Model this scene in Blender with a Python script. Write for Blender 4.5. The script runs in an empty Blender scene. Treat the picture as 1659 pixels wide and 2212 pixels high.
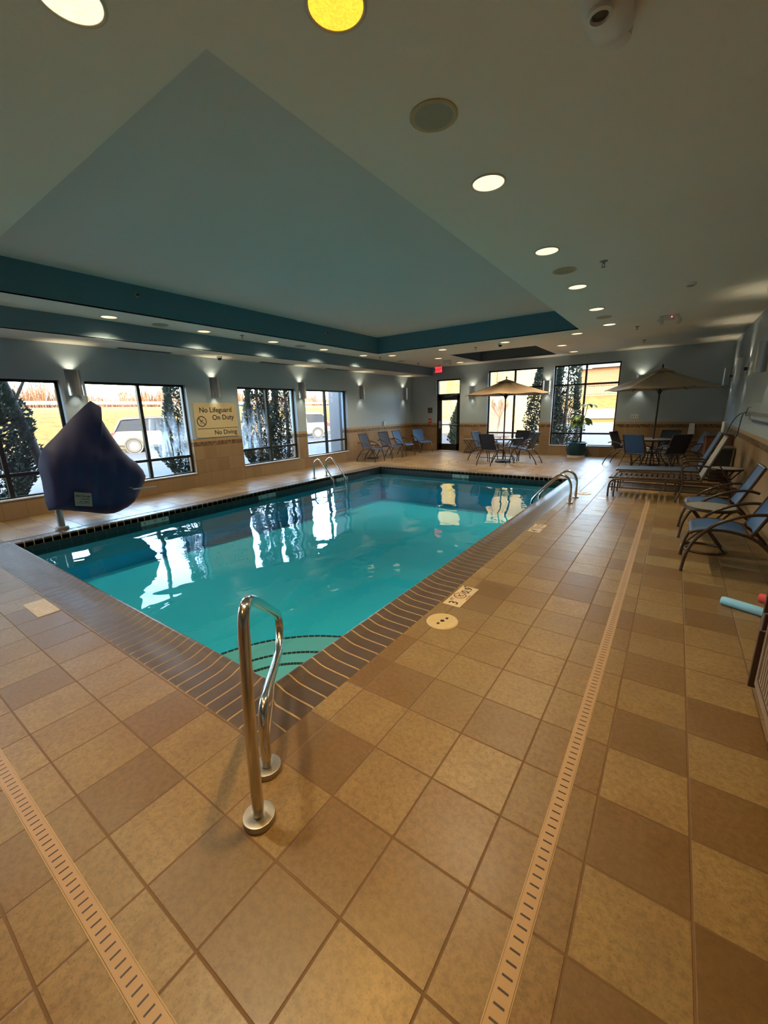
import bpy, math, random
from mathutils import Vector, Matrix
random.seed(7)
sc = bpy.context.scene
col = bpy.data.collections.new('scene'); sc.collection.children.link(col)
PI = math.pi
cos, sin = math.cos, math.sin

# ------------------------------------------------------------------ mesh builder
class MB:
    def __init__(s): s.v = []; s.f = []; s.m = []; s.cur = 0
    def add(s, vs, fs):
        o = len(s.v); s.v += [tuple(v) for v in vs]
        for f in fs: s.f.append(tuple(i + o for i in f)); s.m.append(s.cur)
        return s
    def mat(s, i): s.cur = i; return s
    def box(s, a, b, M=None):
        x0, y0, z0 = [min(p, q) for p, q in zip(a, b)]; x1, y1, z1 = [max(p, q) for p, q in zip(a, b)]
        vs = [Vector(p) for p in ((x0,y0,z0),(x1,y0,z0),(x1,y1,z0),(x0,y1,z0),(x0,y0,z1),(x1,y0,z1),(x1,y1,z1),(x0,y1,z1))]
        if M: vs = [M @ v for v in vs]
        return s.add(vs, [(0,3,2,1),(4,5,6,7),(0,1,5,4),(1,2,6,5),(2,3,7,6),(3,0,4,7)])
    def bbox(s, a, b, bev=.01, M=None):
        # box with bevelled vertical and top edges
        x0, y0, z0 = [min(p, q) for p, q in zip(a, b)]; x1, y1, z1 = [max(p, q) for p, q in zip(a, b)]
        k = bev
        def ring(i, z): 
            return [(x0+k+i,y0+i,z),(x1-k-i,y0+i,z),(x1-i,y0+k+i,z),(x1-i,y1-k-i,z),(x1-k-i,y1-i,z),(x0+k+i,y1-i,z),(x0+i,y1-k-i,z),(x0+i,y0+k+i,z)]
        rings = [ring(k, z0), ring(0, z0+k), ring(0, z1-k), ring(k, z1)]
        return s.loft(rings, closed=True, caps=True, M=M)
    def loft(s, rings, closed=True, caps=True, M=None):
        n = len(rings[0]); vs = [Vector(p) for r in rings for p in r]
        if M: vs = [M @ v for v in vs]
        fs = []
        for i in range(len(rings)-1):
            for j in range(n if closed else n-1):
                a = i*n+j; b = i*n+(j+1) % n
                fs.append((a, b, b+n, a+n))
        if caps and closed:
            fs.append(tuple(range(n-1, -1, -1))); k = (len(rings)-1)*n; fs.append(tuple(range(k, k+n)))
        return s.add(vs, fs)
    def tube(s, pts, r, n=8, caps=True, flat=1.0):
        pts = [Vector(p) for p in pts]; rings = []
        rr = r if isinstance(r, (list, tuple)) else [r]*len(pts)
        prev = None
        for i, p in enumerate(pts):
            t = (pts[min(i+1, len(pts)-1)] - pts[max(i-1, 0)])
            if t.length < 1e-9: t = Vector((0,0,1))
            t.normalize()
            if prev is None:
                up = Vector((0,0,1)) if abs(t.z) < .9 else Vector((1,0,0))
                a = t.cross(up).normalized()
            else:
                a = (prev - t*prev.dot(t)); a = a.normalized() if a.length > 1e-6 else t.orthogonal().normalized()
            prev = a; b = t.cross(a)
            rings.append([p + a*cos(2*PI*k/n)*rr[i] + b*sin(2*PI*k/n)*rr[i]*flat for k in range(n)])
        return s.loft(rings, True, caps)
    def ring(s, c, R, r, n=32, m=8, sq=False):
        vs = []; fs = []
        for i in range(n):
            a = 2*PI*i/n
            for j in range(m):
                b = 2*PI*j/m
                rad = R + r*cos(b); vs.append((c[0]+rad*cos(a), c[1]+rad*sin(a), c[2]+r*sin(b)))
        for i in range(n):
            for j in range(m):
                fs.append((i*m+j, ((i+1) % n)*m+j, ((i+1) % n)*m+(j+1) % m, i*m+(j+1) % m))
        return s.add(vs, fs)
    def lathe(s, prof, c=(0,0,0), n=32, M=None, caps=True):
        rings = [[(c[0]+r*cos(2*PI*k/n), c[1]+r*sin(2*PI*k/n), c[2]+z) for k in range(n)] for r, z in prof]
        return s.loft(rings, True, caps, M)
    def prism(s, poly, z0, z1, M=None):
        return s.loft([[(x,y,z0) for x,y in poly], [(x,y,z1) for x,y in poly]], True, True, M)
    def sphere(s, c, r, n=16, m=10, sc=(1,1,1)):
        prof = [(max(1e-4, r*sin(PI*i/m)), -r*cos(PI*i/m)) for i in range(m+1)]
        rings = [[(c[0]+q*cos(2*PI*k/n)*sc[0], c[1]+q*sin(2*PI*k/n)*sc[1], c[2]+z*sc[2]) for k in range(n)] for q, z in prof]
        return s.loft(rings, True, True)
    def quad(s, a, b, c, d): return s.add([a,b,c,d], [(0,1,2,3)])
    def sheet(s, rows, th):
        # rows of points -> thick sheet
        R = len(rows); C = len(rows[0]); P = [[Vector(p) for p in r] for r in rows]
        top = []; bot = []
        for i in range(R):
            for j in range(C):
                du = P[min(i+1,R-1)][j]-P[max(i-1,0)][j]; dv = P[i][min(j+1,C-1)]-P[i][max(j-1,0)]
                n = du.cross(dv); n = n.normalized() if n.length > 1e-9 else Vector((0,0,1))
                top.append(P[i][j]+n*th/2); bot.append(P[i][j]-n*th/2)
        N = R*C; fs = []
        for i in range(R-1):
            for j in range(C-1):
                a = i*C+j; fs.append((a,a+C,a+C+1,a+1)); fs.append((N+a,N+a+1,N+a+C+1,N+a+C))
        for i in range(R-1):
            a = i*C; fs.append((a,N+a,N+a+C,a+C)); a = i*C+C-1; fs.append((a,a+C,N+a+C,N+a))
        for j in range(C-1):
            a = j; fs.append((a,a+1,N+a+1,N+a)); a = (R-1)*C+j; fs.append((a,N+a,N+a+1,a+1))
        return s.add(top+bot, fs)
    def build(s, name, mats, parent=None, world=False, smooth=True, ang=38, fix=True):
        me = bpy.data.meshes.new(name)
        v = s.v
        if world and parent is not None:
            l = parent.location if parent.parent is None else parent.parent.location
            v = [(p[0]-l[0], p[1]-l[1], p[2]-l[2]) for p in v]
        me.from_pydata(v, [], s.f)
        if not isinstance(mats, (list, tuple)): mats = [mats]
        for m in mats: me.materials.append(m)
        me.polygons.foreach_set('material_index', s.m)
        me.update()
        if fix:
            import bmesh
            bm = bmesh.new(); bm.from_mesh(me); bmesh.ops.recalc_face_normals(bm, faces=bm.faces); bm.to_mesh(me); bm.free()
        if smooth:
            me.polygons.foreach_set('use_smooth', [True]*len(me.polygons))
            me.set_sharp_from_angle(angle=math.radians(ang))
        o = bpy.data.objects.new(name, me); col.objects.link(o)
        if parent is not None: o.parent = parent
        return o

def tag(o, label=None, cat=None, group=None, kind=None):
    if label: o['label'] = label
    if cat: o['category'] = cat
    if group: o['group'] = group
    if kind: o['kind'] = kind
    return o
def thing(name, label, cat, loc=(0,0,0), rz=0, group=None):
    o = bpy.data.objects.new(name, None); col.objects.link(o)
    o.location = loc; o.rotation_euler = (0,0,rz); o.empty_display_size = .1
    return tag(o, label, cat, group)
def dup(root, loc, rz=None, label=None, group=None):
    def cp(o, par):
        c = o.copy(); col.objects.link(c)
        if par is not None: c.parent = par
        for ch in o.children: cp(ch, c)
        return c
    r = cp(root, None); r.location = loc
    if rz is not None: r.rotation_euler = (0,0,rz)
    if label: r['label'] = label
    if group: r['group'] = group
    return r
def struct(o): o['kind'] = 'structure'; return o

def text_mesh(mb, txt, size, origin, xd, up, th=.001, align='CENTER'):
    cu = bpy.data.curves.new('t', 'FONT'); cu.body = txt; cu.size = size; cu.extrude = th/2; cu.align_x = align; cu.align_y = 'CENTER'
    cu.resolution_u = 4; cu.offset = size*.016
    o = bpy.data.objects.new('t', cu); col.objects.link(o)
    dg = bpy.context.evaluated_depsgraph_get(); dg.update()
    me = bpy.data.meshes.new_from_object(o.evaluated_get(dg))
    xd = Vector(xd).normalized(); up = Vector(up).normalized(); n = xd.cross(up); og = Vector(origin)
    mb.add([og + xd*v.co.x + up*v.co.y + n*v.co.z for v in me.vertices], [tuple(p.vertices) for p in me.polygons])
    bpy.data.objects.remove(o); bpy.data.meshes.remove(me); bpy.data.curves.remove(cu)
def frame_pts(origin, xd, up):
    xd = Vector(xd).normalized(); up = Vector(up).normalized(); n = xd.cross(up); og = Vector(origin)
    return lambda x, y, z=0: og + xd*x + up*y + n*z
def annulus(mb, F, cx, cy, r0, r1, th=.001, n=28):
    rings = []
    for r, z in ((r0,0),(r0,th),(r1,th),(r1,0)):
        rings.append([F(cx+r*cos(2*PI*k/n), cy+r*sin(2*PI*k/n), z) for k in range(n)])
    rings.append(rings[0]); mb.loft(rings, True, False)
def bar(mb, F, a, b, w, th=.001):
    d = Vector((b[0]-a[0], b[1]-a[1])); d.normalize(); p = Vector((-d.y, d.x))*w/2
    c = [(a[0]+p.x,a[1]+p.y),(b[0]+p.x,b[1]+p.y),(b[0]-p.x,b[1]-p.y),(a[0]-p.x,a[1]-p.y)]
    mb.loft([[F(x,y,0) for x,y in c],[F(x,y,th) for x,y in c]], True, True)
def no_dive(mb, F, cx, cy, r, th=.001):
    annulus(mb, F, cx, cy, r*.84, r, th)
    q = r*.62; bar(mb, F, (cx-q,cy+q), (cx+q,cy-q), r*.14, th)
    return mb
def diver(mb, F, cx, cy, r, th=.0008):
    bar(mb, F, (cx+.5*r,cy+.45*r), (cx-.15*r,cy-.05*r), r*.16, th); bar(mb, F, (cx-.15*r,cy-.05*r), (cx-.45*r,cy-.4*r), r*.12, th)
    bar(mb, F, (cx-.1*r,cy), (cx-.5*r,cy+.1*r), r*.1, th); bar(mb, F, (cx-.6*r,cy-.55*r), (cx+.3*r,cy-.6*r), r*.08, th)

# ------------------------------------------------------------------ materials
def newmat(name):
    m = bpy.data.materials.new(name); m.use_nodes = True
    nt = m.node_tree; b = nt.nodes['Principled BSDF']; return m, nt, b
def N(nt, typ, **kw):
    n = nt.nodes.new(typ)
    for k, v in kw.items():
        if k.startswith('i_'):
            key = k[2:]; key = int(key) if key.isdigit() else key
            n.inputs[key].default_value = v
        else: setattr(n, k, v)
    return n
def L(nt, a, b): nt.links.new(a, b)
def rgb(c): return (c[0], c[1], c[2], 1)
def math_(nt, op, a, b=None, c=None, clamp=False):
    n = nt.nodes.new('ShaderNodeMath'); n.operation = op; n.use_clamp = clamp
    for i, x in enumerate((a, b, c)):
        if x is None: continue
        if isinstance(x, (int, float)): n.inputs[i].default_value = x
        else: nt.links.new(x, n.inputs[i])
    return n.outputs[0]
def mix_(nt, f, a, b, bl='MIX'):
    n = nt.nodes.new('ShaderNodeMix'); n.data_type = 'RGBA'; n.blend_type = bl
    for i, x in ((0,f),(6,a),(7,b)):
        if isinstance(x, (int, float)): n.inputs[i].default_value = x
        elif isinstance(x, tuple): n.inputs[i].default_value = rgb(x)
        else: nt.links.new(x, n.inputs[i])
    return n.outputs[2]
def noise_(nt, scale, detail=3, rough=.5, vec=None, dist=0):
    n = N(nt, 'ShaderNodeTexNoise'); n.inputs['Scale'].default_value = scale; n.inputs['Detail'].default_value = detail
    n.inputs['Roughness'].default_value = rough; n.inputs['Distortion'].default_value = dist
    if vec is None:
        tc = nt.nodes.new('ShaderNodeTexCoord'); vec = tc.outputs['Object']
    L(nt, vec, n.inputs['Vector']); return n.outputs['Fac']
def ramp_(nt, f, stops):
    n = nt.nodes.new('ShaderNodeValToRGB'); cr = n.color_ramp
    while len(cr.elements) < len(stops): cr.elements.new(.5)
    for e, (p, c) in zip(cr.elements, stops): e.position = p; e.color = rgb(c) if not isinstance(c, (int, float)) else (c,c,c,1)
    L(nt, f, n.inputs[0]); return n.outputs[0]
def bump_(nt, b, h, strength=.2, dist=.01):
    n = N(nt, 'ShaderNodeBump'); n.inputs['Strength'].default_value = strength; n.inputs['Distance'].default_value = dist
    L(nt, h, n.inputs['Height']); L(nt, n.outputs[0], b.inputs['Normal']); return n
def simple(name, c, rough=.5, metal=0, var=.06, scale=12, bump=0, spec=.5, emit=None, es=0):
    m, nt, b = newmat(name)
    f = noise_(nt, scale, 4)
    hi = tuple(min(1, x*(1+var)) for x in c); lo = tuple(x*(1-var) for x in c)
    L(nt, mix_(nt, f, lo, hi), b.inputs['Base Color'])
    b.inputs['Roughness'].default_value = rough; b.inputs['Metallic'].default_value = metal
    b.inputs['Specular IOR Level'].default_value = spec
    if bump: bump_(nt, b, noise_(nt, scale*6, 3), bump, .004)
    if emit: b.inputs['Emission Color'].default_value = rgb(emit); b.inputs['Emission Strength'].default_value = es
    return m
def objxyz(nt):
    tc = nt.nodes.new('ShaderNodeTexCoord'); s = nt.nodes.new('ShaderNodeSeparateXYZ'); L(nt, tc.outputs['Object'], s.inputs[0])
    return tc.outputs['Object'], s.outputs[0], s.outputs[1], s.outputs[2]
def gridline(nt, v, off, pitch, w):
    """1 on tile, 0 on joint"""
    d = math_(nt, 'PINGPONG', math_(nt, 'SUBTRACT', v, off), pitch/2)
    return math_(nt, 'MULTIPLY', math_(nt, 'SUBTRACT', d, w*.5), 1/(w*.35), clamp=True)

M = {}
XG, YG, T = -.074, .676, .311

# floor tile
def mk_floor():
    m, nt, b = newmat('deck_tile')
    v, x, y, z = objxyz(nt)
    at = N(nt, 'ShaderNodeAttribute', attribute_name='tone')
    tone = at.outputs['Fac']
    n1 = noise_(nt, 5, 6, .62, v, .6); n2 = noise_(nt, 42, 5, .7, v); n3 = noise_(nt, 1.3, 3, .5, v); n4 = noise_(nt, 150, 2, .5, v)
    base = ramp_(nt, tone, [(0,(.150,.084,.028)),(.35,(.215,.130,.05)),(.7,(.30,.202,.082)),(1,(.35,.247,.11))])
    c = mix_(nt, math_(nt,'MULTIPLY',ramp_(nt, n1, [(.36,0.),(.68,1.)]),.6), base, (.22,.125,.05))
    c = mix_(nt, ramp_(nt, n2, [(.38,.75),(.58,0.)]), c, mix_(nt, .6, c, (.10,.06,.025)))
    c = mix_(nt, ramp_(nt, n4, [(.58,0.),(.7,.6)]), c, (.11,.065,.03))
    # soiled joints beside the drain
    c = mix_(nt, math_(nt,'MULTIPLY',ramp_(nt, n3, [(.45,0.),(.7,.45)]),1.), c, mix_(nt,.55,c,(.20,.18,.12)))
    g = math_(nt, 'MINIMUM', gridline(nt, x, XG, T, .0062), gridline(nt, y, YG, T, .0062))
    dx = math_(nt,'SUBTRACT',x,-4.1); dy = math_(nt,'SUBTRACT',y,12.1)
    r = math_(nt,'SQRT', math_(nt,'ADD', math_(nt,'MULTIPLY',dx,dx), math_(nt,'MULTIPLY',dy,dy)))
    for R in (1.38, 1.64):
        g = math_(nt,'MINIMUM', g, math_(nt,'MULTIPLY', math_(nt,'SUBTRACT', math_(nt,'ABSOLUTE', math_(nt,'SUBTRACT', r, R)), .008), 200, clamp=True))
    grout = mix_(nt, n3, (.115,.06,.02), (.19,.11,.045))
    c = mix_(nt, g, grout, c)
    L(nt, c, b.inputs['Base Color'])
    rr = math_(nt,'ADD', math_(nt,'MULTIPLY', n1, .2), .27)
    rr = math_(nt,'ADD', math_(nt,'MULTIPLY', g, math_(nt,'SUBTRACT', rr, .75)), .75)
    L(nt, rr, b.inputs['Roughness']); b.inputs['Specular IOR Level'].default_value = .5
    h = math_(nt,'ADD', math_(nt,'MULTIPLY', g, 1.), math_(nt,'ADD', math_(nt,'MULTIPLY', n1, .45), math_(nt,'MULTIPLY', n2, .18)))
    bump_(nt, b, h, .5, .004)
    return m
M['floor'] = mk_floor()

def mk_wall(name, axis, paint=(.36,.455,.55)):
    m, nt, b = newmat(name)
    v, x, y, z = objxyz(nt)
    u = x if axis == 'x' else y
    # large tiles
    n1 = noise_(nt, 6, 5, .6, v); 
    cell = nt.nodes.new('ShaderNodeCombineXYZ')
    iu = math_(nt,'FLOOR', math_(nt,'DIVIDE', u, .311)); iz = math_(nt,'FLOOR', math_(nt,'DIVIDE', math_(nt,'SUBTRACT', z, .0), .305))
    L(nt, iu, cell.inputs[0]); L(nt, iz, cell.inputs[1])
    wn = N(nt, 'ShaderNodeTexWhiteNoise'); L(nt, cell.outputs[0], wn.inputs['Vector'])
    tile = mix_(nt, wn.outputs['Value'], (.27,.175,.095), (.36,.25,.145))
    tile = mix_(nt, math_(nt,'MULTIPLY',n1,.5), tile, (.23,.145,.078))
    g = math_(nt,'MINIMUM', gridline(nt, u, .1, .311, .006), gridline(nt, z, 0, .305, .006))
    tile = mix_(nt, g, (.21,.14,.08), tile)
    # mosaic band
    mc = nt.nodes.new('ShaderNodeCombineXYZ')
    L(nt, math_(nt,'FLOOR', math_(nt,'DIVIDE', u, .048)), mc.inputs[0]); L(nt, math_(nt,'FLOOR', math_(nt,'DIVIDE', z, .048)), mc.inputs[1])
    wm = N(nt, 'ShaderNodeTexWhiteNoise'); L(nt, mc.outputs[0], wm.inputs['Vector'])
    mos = ramp_(nt, wm.outputs['Value'], [(0,(.055,.03,.014)),(.3,(.12,.066,.032)),(.75,(.19,.115,.058)),(1,(.28,.185,.10))])
    gm = math_(nt,'MINIMUM', gridline(nt, u, 0, .048, .005), gridline(nt, z, 0, .048, .005))
    mos = mix_(nt, gm, (.20,.135,.08), mos)
    band = math_(nt,'MULTIPLY', math_(nt,'GREATER_THAN', z, .912), math_(nt,'LESS_THAN', z, 1.008))
    tile = mix_(nt, band, tile, mos)
    cap = math_(nt,'MULTIPLY', math_(nt,'GREATER_THAN', z, 1.008), math_(nt,'LESS_THAN', z, 1.075))
    capc = mix_(nt, gridline(nt, u, 0, .311, .006), (.25,.17,.1), (.40,.275,.165))
    tile = mix_(nt, cap, tile, capc)
    up = math_(nt,'GREATER_THAN', z, 1.075)
    pn = noise_(nt, 3, 3, .5, v)
    pc = mix_(nt, pn, tuple(k*.97 for k in paint), tuple(k*1.03 for k in paint))
    L(nt, mix_(nt, up, tile, pc), b.inputs['Base Color'])
    L(nt, math_(nt,'ADD', math_(nt,'MULTIPLY', up, .02), .42), b.inputs['Roughness'])
    b.inputs['Specular IOR Level'].default_value = .4
    tex = noise_(nt, 220, 2, .5, v)
    h = math_(nt,'ADD', math_(nt,'MULTIPLY', math_(nt,'SUBTRACT',1.,up), g), math_(nt,'MULTIPLY', tex, .22))
    bump_(nt, b, h, .25, .003)
    return m
M['wall_x'] = mk_wall('painted_wall_tile_base_x', 'x')
M['wall_y'] = mk_wall('painted_wall_tile_base_y', 'y')
def plaster(name, c):
    m, nt, b = newmat(name)
    v, x, y, z = objxyz(nt)
    n = noise_(nt, 1.2, 3, .5, v)
    L(nt, mix_(nt, n, tuple(k*.97 for k in c), tuple(min(1,k*1.03) for k in c)), b.inputs['Base Color'])
    b.inputs['Roughness'].default_value = .75; b.inputs['Specular IOR Level'].default_value = .3
    bump_(nt, b, noise_(nt, 160, 2, .5, v), .12, .003)
    return m
M['ceil'] = plaster('ceiling_paint', (.85,.83,.76))
M['tray'] = plaster('tray_ceiling_paint', (.74,.67,.635))
M['teal'] = plaster('tray_side_paint', (.115,.235,.30))
M['soffit'] = plaster('soffit_face_paint', (.175,.265,.34))
M['well'] = plaster('ceiling_well_paint', (.16,.21,.26))

def mk_water():
    m = bpy.data.materials.new('pool_water'); m.use_nodes = True; nt = m.node_tree; nt.nodes.clear()
    out = N(nt, 'ShaderNodeOutputMaterial')
    tc = nt.nodes.new('ShaderNodeTexCoord')
    mp = N(nt, 'ShaderNodeMapping'); L(nt, tc.outputs['Object'], mp.inputs[0]); mp.inputs['Scale'].default_value = (1, .8, 1)
    n1 = noise_(nt, .75, 2, .45, mp.outputs[0], .4); n2 = noise_(nt, 3.2, 2, .45, mp.outputs[0], .5)
    h = math_(nt, 'ADD', n1, math_(nt, 'MULTIPLY', n2, .10))
    bp = N(nt, 'ShaderNodeBump'); bp.inputs['Strength'].default_value = 1; bp.inputs['Distance'].default_value = .03; L(nt, h, bp.inputs['Height'])
    fr = N(nt, 'ShaderNodeFresnel'); fr.inputs['IOR'].default_value = 1.36; L(nt, bp.outputs[0], fr.inputs['Normal'])
    gl = N(nt, 'ShaderNodeBsdfGlossy'); gl.inputs['Roughness'].default_value = .0; L(nt, bp.outputs[0], gl.inputs['Normal'])
    tr = N(nt, 'ShaderNodeBsdfTransparent'); tr.inputs['Color'].default_value = (.72,.97,1,1)
    mx = N(nt, 'ShaderNodeMixShader'); L(nt, fr.outputs[0], mx.inputs[0]); L(nt, tr.outputs[0], mx.inputs[1]); L(nt, gl.outputs[0], mx.inputs[2])
    L(nt, mx.outputs[0], out.inputs[0]); return m
M['water'] = mk_water()
def mk_glass(name, fog=0, tint=(.93,.96,.97)):
    m = bpy.data.materials.new(name); m.use_nodes = True; nt = m.node_tree; nt.nodes.clear()
    out = N(nt, 'ShaderNodeOutputMaterial')
    tr = N(nt, 'ShaderNodeBsdfTransparent'); tr.inputs['Color'].default_value = rgb(tint)
    gl = N(nt, 'ShaderNodeBsdfGlossy'); gl.inputs['Roughness'].default_value = .02
    lw = N(nt, 'ShaderNodeLayerWeight'); lw.inputs['Blend'].default_value = .5
    fr = math_(nt, 'ADD', math_(nt, 'MULTIPLY', math_(nt, 'POWER', lw.outputs['Facing'], 5), .9), .035)
    mx = N(nt, 'ShaderNodeMixShader'); L(nt, fr, mx.inputs[0]); L(nt, tr.outputs[0], mx.inputs[1]); L(nt, gl.outputs[0], mx.inputs[2])
    last = mx.outputs[0]
    if fog:
        v, x, y, z = objxyz(nt)
        mp = N(nt, 'ShaderNodeMapping'); mp.inputs['Scale'].default_value = (1,1,.16); L(nt, v, mp.inputs[0])
        n = noise_(nt, 9, 5, .6, mp.outputs[0], .6); n2 = noise_(nt, 1.6, 2, .5, v)
        low = math_(nt,'SUBTRACT', 1.75, z)
        f = math_(nt,'MULTIPLY', math_(nt,'MULTIPLY', ramp_(nt, n, [(.42,0.),(.7,1.)]), ramp_(nt, n2, [(.35,.1),(.6,1.)])), math_(nt,'MULTIPLY', low, fog, clamp=True), clamp=True)
        df = N(nt, 'ShaderNodeBsdfTranslucent'); df.inputs['Color'].default_value = (.8,.84,.88,1)
        m2 = N(nt, 'ShaderNodeMixShader'); L(nt, f, m2.inputs[0]); L(nt, last, m2.inputs[1]); L(nt, df.outputs[0], m2.inputs[2]); last = m2.outputs[0]
    L(nt, last, out.inputs[0]); return m
M['glass'] = mk_glass('clear_pane'); M['glassfog'] = mk_glass('fogged_pane', .55)
M['tabletop_glass'] = mk_glass('tabletop_glass', 0, (.8,.88,.9))

def mk_pool():
    m, nt, b = newmat('pool_plaster')
    v, x, y, z = objxyz(nt)
    n = noise_(nt, .9, 4, .55, v); n2 = noise_(nt, 14, 3, .6, v)
    c = mix_(nt, n, (.03,.54,.90), (.04,.61,.95))
    c = mix_(nt, ramp_(nt, n2, [(.6,0.),(.8,.25)]), c, (.03,.28,.31))
    step = math_(nt,'GREATER_THAN', z, -.5)
    c = mix_(nt, step, c, (.17,.48,.62))
    L(nt, c, b.inputs['Base Color']); b.inputs['Roughness'].default_value = .8
    return m
M['pool'] = mk_pool()
def mk_band():
    m, nt, b = newmat('waterline_tile')
    v, x, y, z = objxyz(nt)
    uv = math_(nt,'ADD', x, y)
    n = noise_(nt, 20, 3, .5, v)
    g = math_(nt,'MINIMUM', gridline(nt, uv, 0, .15, .006), gridline(nt, z, -.052, .15, .006))
    c = mix_(nt, n, (.006,.012,.017), (.012,.024,.032))
    L(nt, mix_(nt, g, (.035,.055,.06), c), b.inputs['Base Color']); b.inputs['Roughness'].default_value = .45
    return m
M['band'] = mk_band()
M['brick'] = simple('coping_brick', (.092,.068,.06), .34, var=.22, scale=7, bump=.12)
M['copgrout'] = simple('coping_grout', (.46,.34,.20), .8, var=.12)
M['steel'] = simple('polished_stainless', (.62,.60,.57), .16, 1, var=.03)
M['collar'] = simple('satin_steel', (.42,.40,.37), .38, .9, var=.05)
M['steel_b'] = simple('brushed_aluminium', (.36,.38,.41), .35, .9, var=.04)
M['bronze'] = simple('bronze_frame_paint', (.058,.034,.024), .36, .35, var=.1)
M['blue'] = None
def mk_sling(name, c, c2):
    m, nt, b = newmat(name)
    v, x, y, z = objxyz(nt)
    n = noise_(nt, 5, 3, .5, v); w = noise_(nt, 320, 1, .5, v)
    col_ = mix_(nt, n, c, c2); col_ = mix_(nt, math_(nt,'MULTIPLY',w,.4), col_, tuple(k*.5 for k in c))
    L(nt, col_, b.inputs['Base Color']); b.inputs['Roughness'].default_value = .6; b.inputs['Sheen Weight'].default_value = .1
    bump_(nt, b, w, .3, .002)
    return m
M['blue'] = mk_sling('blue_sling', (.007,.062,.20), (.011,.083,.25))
M['navy'] = mk_sling('shaded_blue_sling', (.010,.020,.055), (.016,.030,.078))  # dark copy of the blue sling, backlit shade put into its colour
M['strap'] = simple('brown_vinyl_strap', (.05,.036,.032), .28, var=.2)
M['strapback'] = simple('grey_vinyl_strap', (.22,.235,.26), .35, var=.1)
M['canvas'] = mk_sling('tan_canvas', (.42,.30,.19), (.50,.37,.25))
M['canvas2'] = mk_sling('beige_canvas', (.36,.31,.23), (.43,.38,.29))
M['pole'] = simple('dark_bronze_pole', (.04,.03,.026), .35, .4)
M['navycover'] = mk_sling('navy_cover_fabric', (.008,.012,.085), (.012,.018,.115))
M['winframe'] = simple('dark_window_frame', (.018,.016,.015), .4, .3)
M['sill'] = simple('window_sill', (.5,.5,.48), .5)
M['white'] = simple('white_plastic', (.72,.71,.68), .4)
M['greywhite'] = simple('grey_white_plastic', (.25,.245,.235), .45)
M['offwhite'] = simple('cream_plastic', (.54,.42,.22), .45, var=.1)
M['black'] = simple('black_plastic', (.015,.015,.016), .45)
M['darkgrey'] = simple('dark_grey', (.06,.06,.065), .5)
M['red'] = simple('red_plastic', (.5,.03,.03), .4)
M['signcream'] = simple('sign_cream', (.60,.49,.30), .45, var=.03, scale=3)
M['signink'] = simple('sign_ink', (.025,.018,.016), .5)
M['signred'] = simple('sign_red', (.22,.05,.035), .5)
M['markwhite'] = simple('marker_tile', (.62,.50,.34), .35, var=.08)
M['markblue'] = simple('marker_tile_teal', (.34,.46,.42), .35, var=.08)
M['spk'] = simple('speaker_grille', (.42,.41,.31), .7, var=.15, scale=200, bump=.5)
M['ventm'] = simple('vent_metal', (.19,.20,.20), .5)
M['cherry'] = simple('cherry_wood', (.12,.035,.018), .4, var=.35, scale=8)
M['taupe'] = simple('taupe_laminate', (.24,.165,.115), .5, var=.15, scale=9)
M['darkwood'] = simple('dark_wood_edge', (.045,.022,.016), .4, var=.2)
M['foamblue'] = simple('blue_foam', (.27,.62,.95), .85, var=.08, scale=60, bump=.4)
M['foamred'] = simple('red_foam', (.75,.09,.10), .85, var=.08, scale=60, bump=.4)
M['potteal'] = simple('glazed_teal_pot', (.010,.055,.085), .2, var=.25, scale=5)
M['soil'] = simple('soil', (.04,.025,.015), .9)
M['leaf'] = simple('plant_leaf', (.12,.22,.025), .4, var=.35, scale=6)
M['stem'] = simple('plant_stem', (.10,.12,.04), .6)
M['ringlight'] = simple('downlight_trim', (.55,.52,.44), .4)
M['reflector'] = simple('downlight_reflector', (.75,.68,.5), .25, .6)
M['conc'] = simple('sidewalk_concrete', (0.0726,0.0693,0.066), .8, var=.12, scale=3)
M['asphalt'] = simple('asphalt', (0.033,0.033,0.0363), .85, var=.2, scale=2)
M['exterior'] = simple('exterior_stucco', (0.21,0.21,0.215), .8)
M['tyre'] = simple('tyre_rubber', (.02,.02,.02), .7)
M['rim'] = simple('alloy_wheel', (.09,.09,.09), .5, .3)
M['carglass'] = simple('car_glass', (.008,.011,.016), .6, 0, var=.02, spec=.08)
M['carsilver'] = simple('silver_car_paint', (.055,.053,.05), .5, 0, var=.02, spec=.15)
M['carwhite'] = simple('white_car_paint', (.10,.10,.10), .5, 0, var=.02, spec=.15)
M['carblue'] = simple('blue_car_paint', (0.0165,0.0528,0.132), .25, .3, var=.02)
M['taillight'] = simple('tail_light', (.55,.02,.02), .2)
M['headlight'] = simple('head_light', (.7,.72,.75), .1)
M['bark'] = simple('bark', (.07,.05,.035), .9, var=.3)
M['twig'] = simple('bare_twig', (.075,.04,.02), .9, var=.3)
M['twig2'] = simple('bare_twig_reddish', (.095,.042,.018), .9, var=.3)
M['rail'] = simple('guardrail_steel', (0.1375,0.1375,0.132), .5, .5)
M['stucco'] = simple('yellow_stucco', (0.1432,0.1057,0.04092), .85, var=.06, scale=3)
M['stuccopink'] = simple('pale_stucco', (0.1271,0.09983,0.0726), .85, var=.06, scale=3)
M['brickred'] = simple('brick_orange', (0.099,0.0429,0.0198), .85, var=.15, scale=6)
M['roofgrey'] = simple('standing_seam_roof', (0.066,0.0627,0.06108), .6, .2, var=.05)
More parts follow.
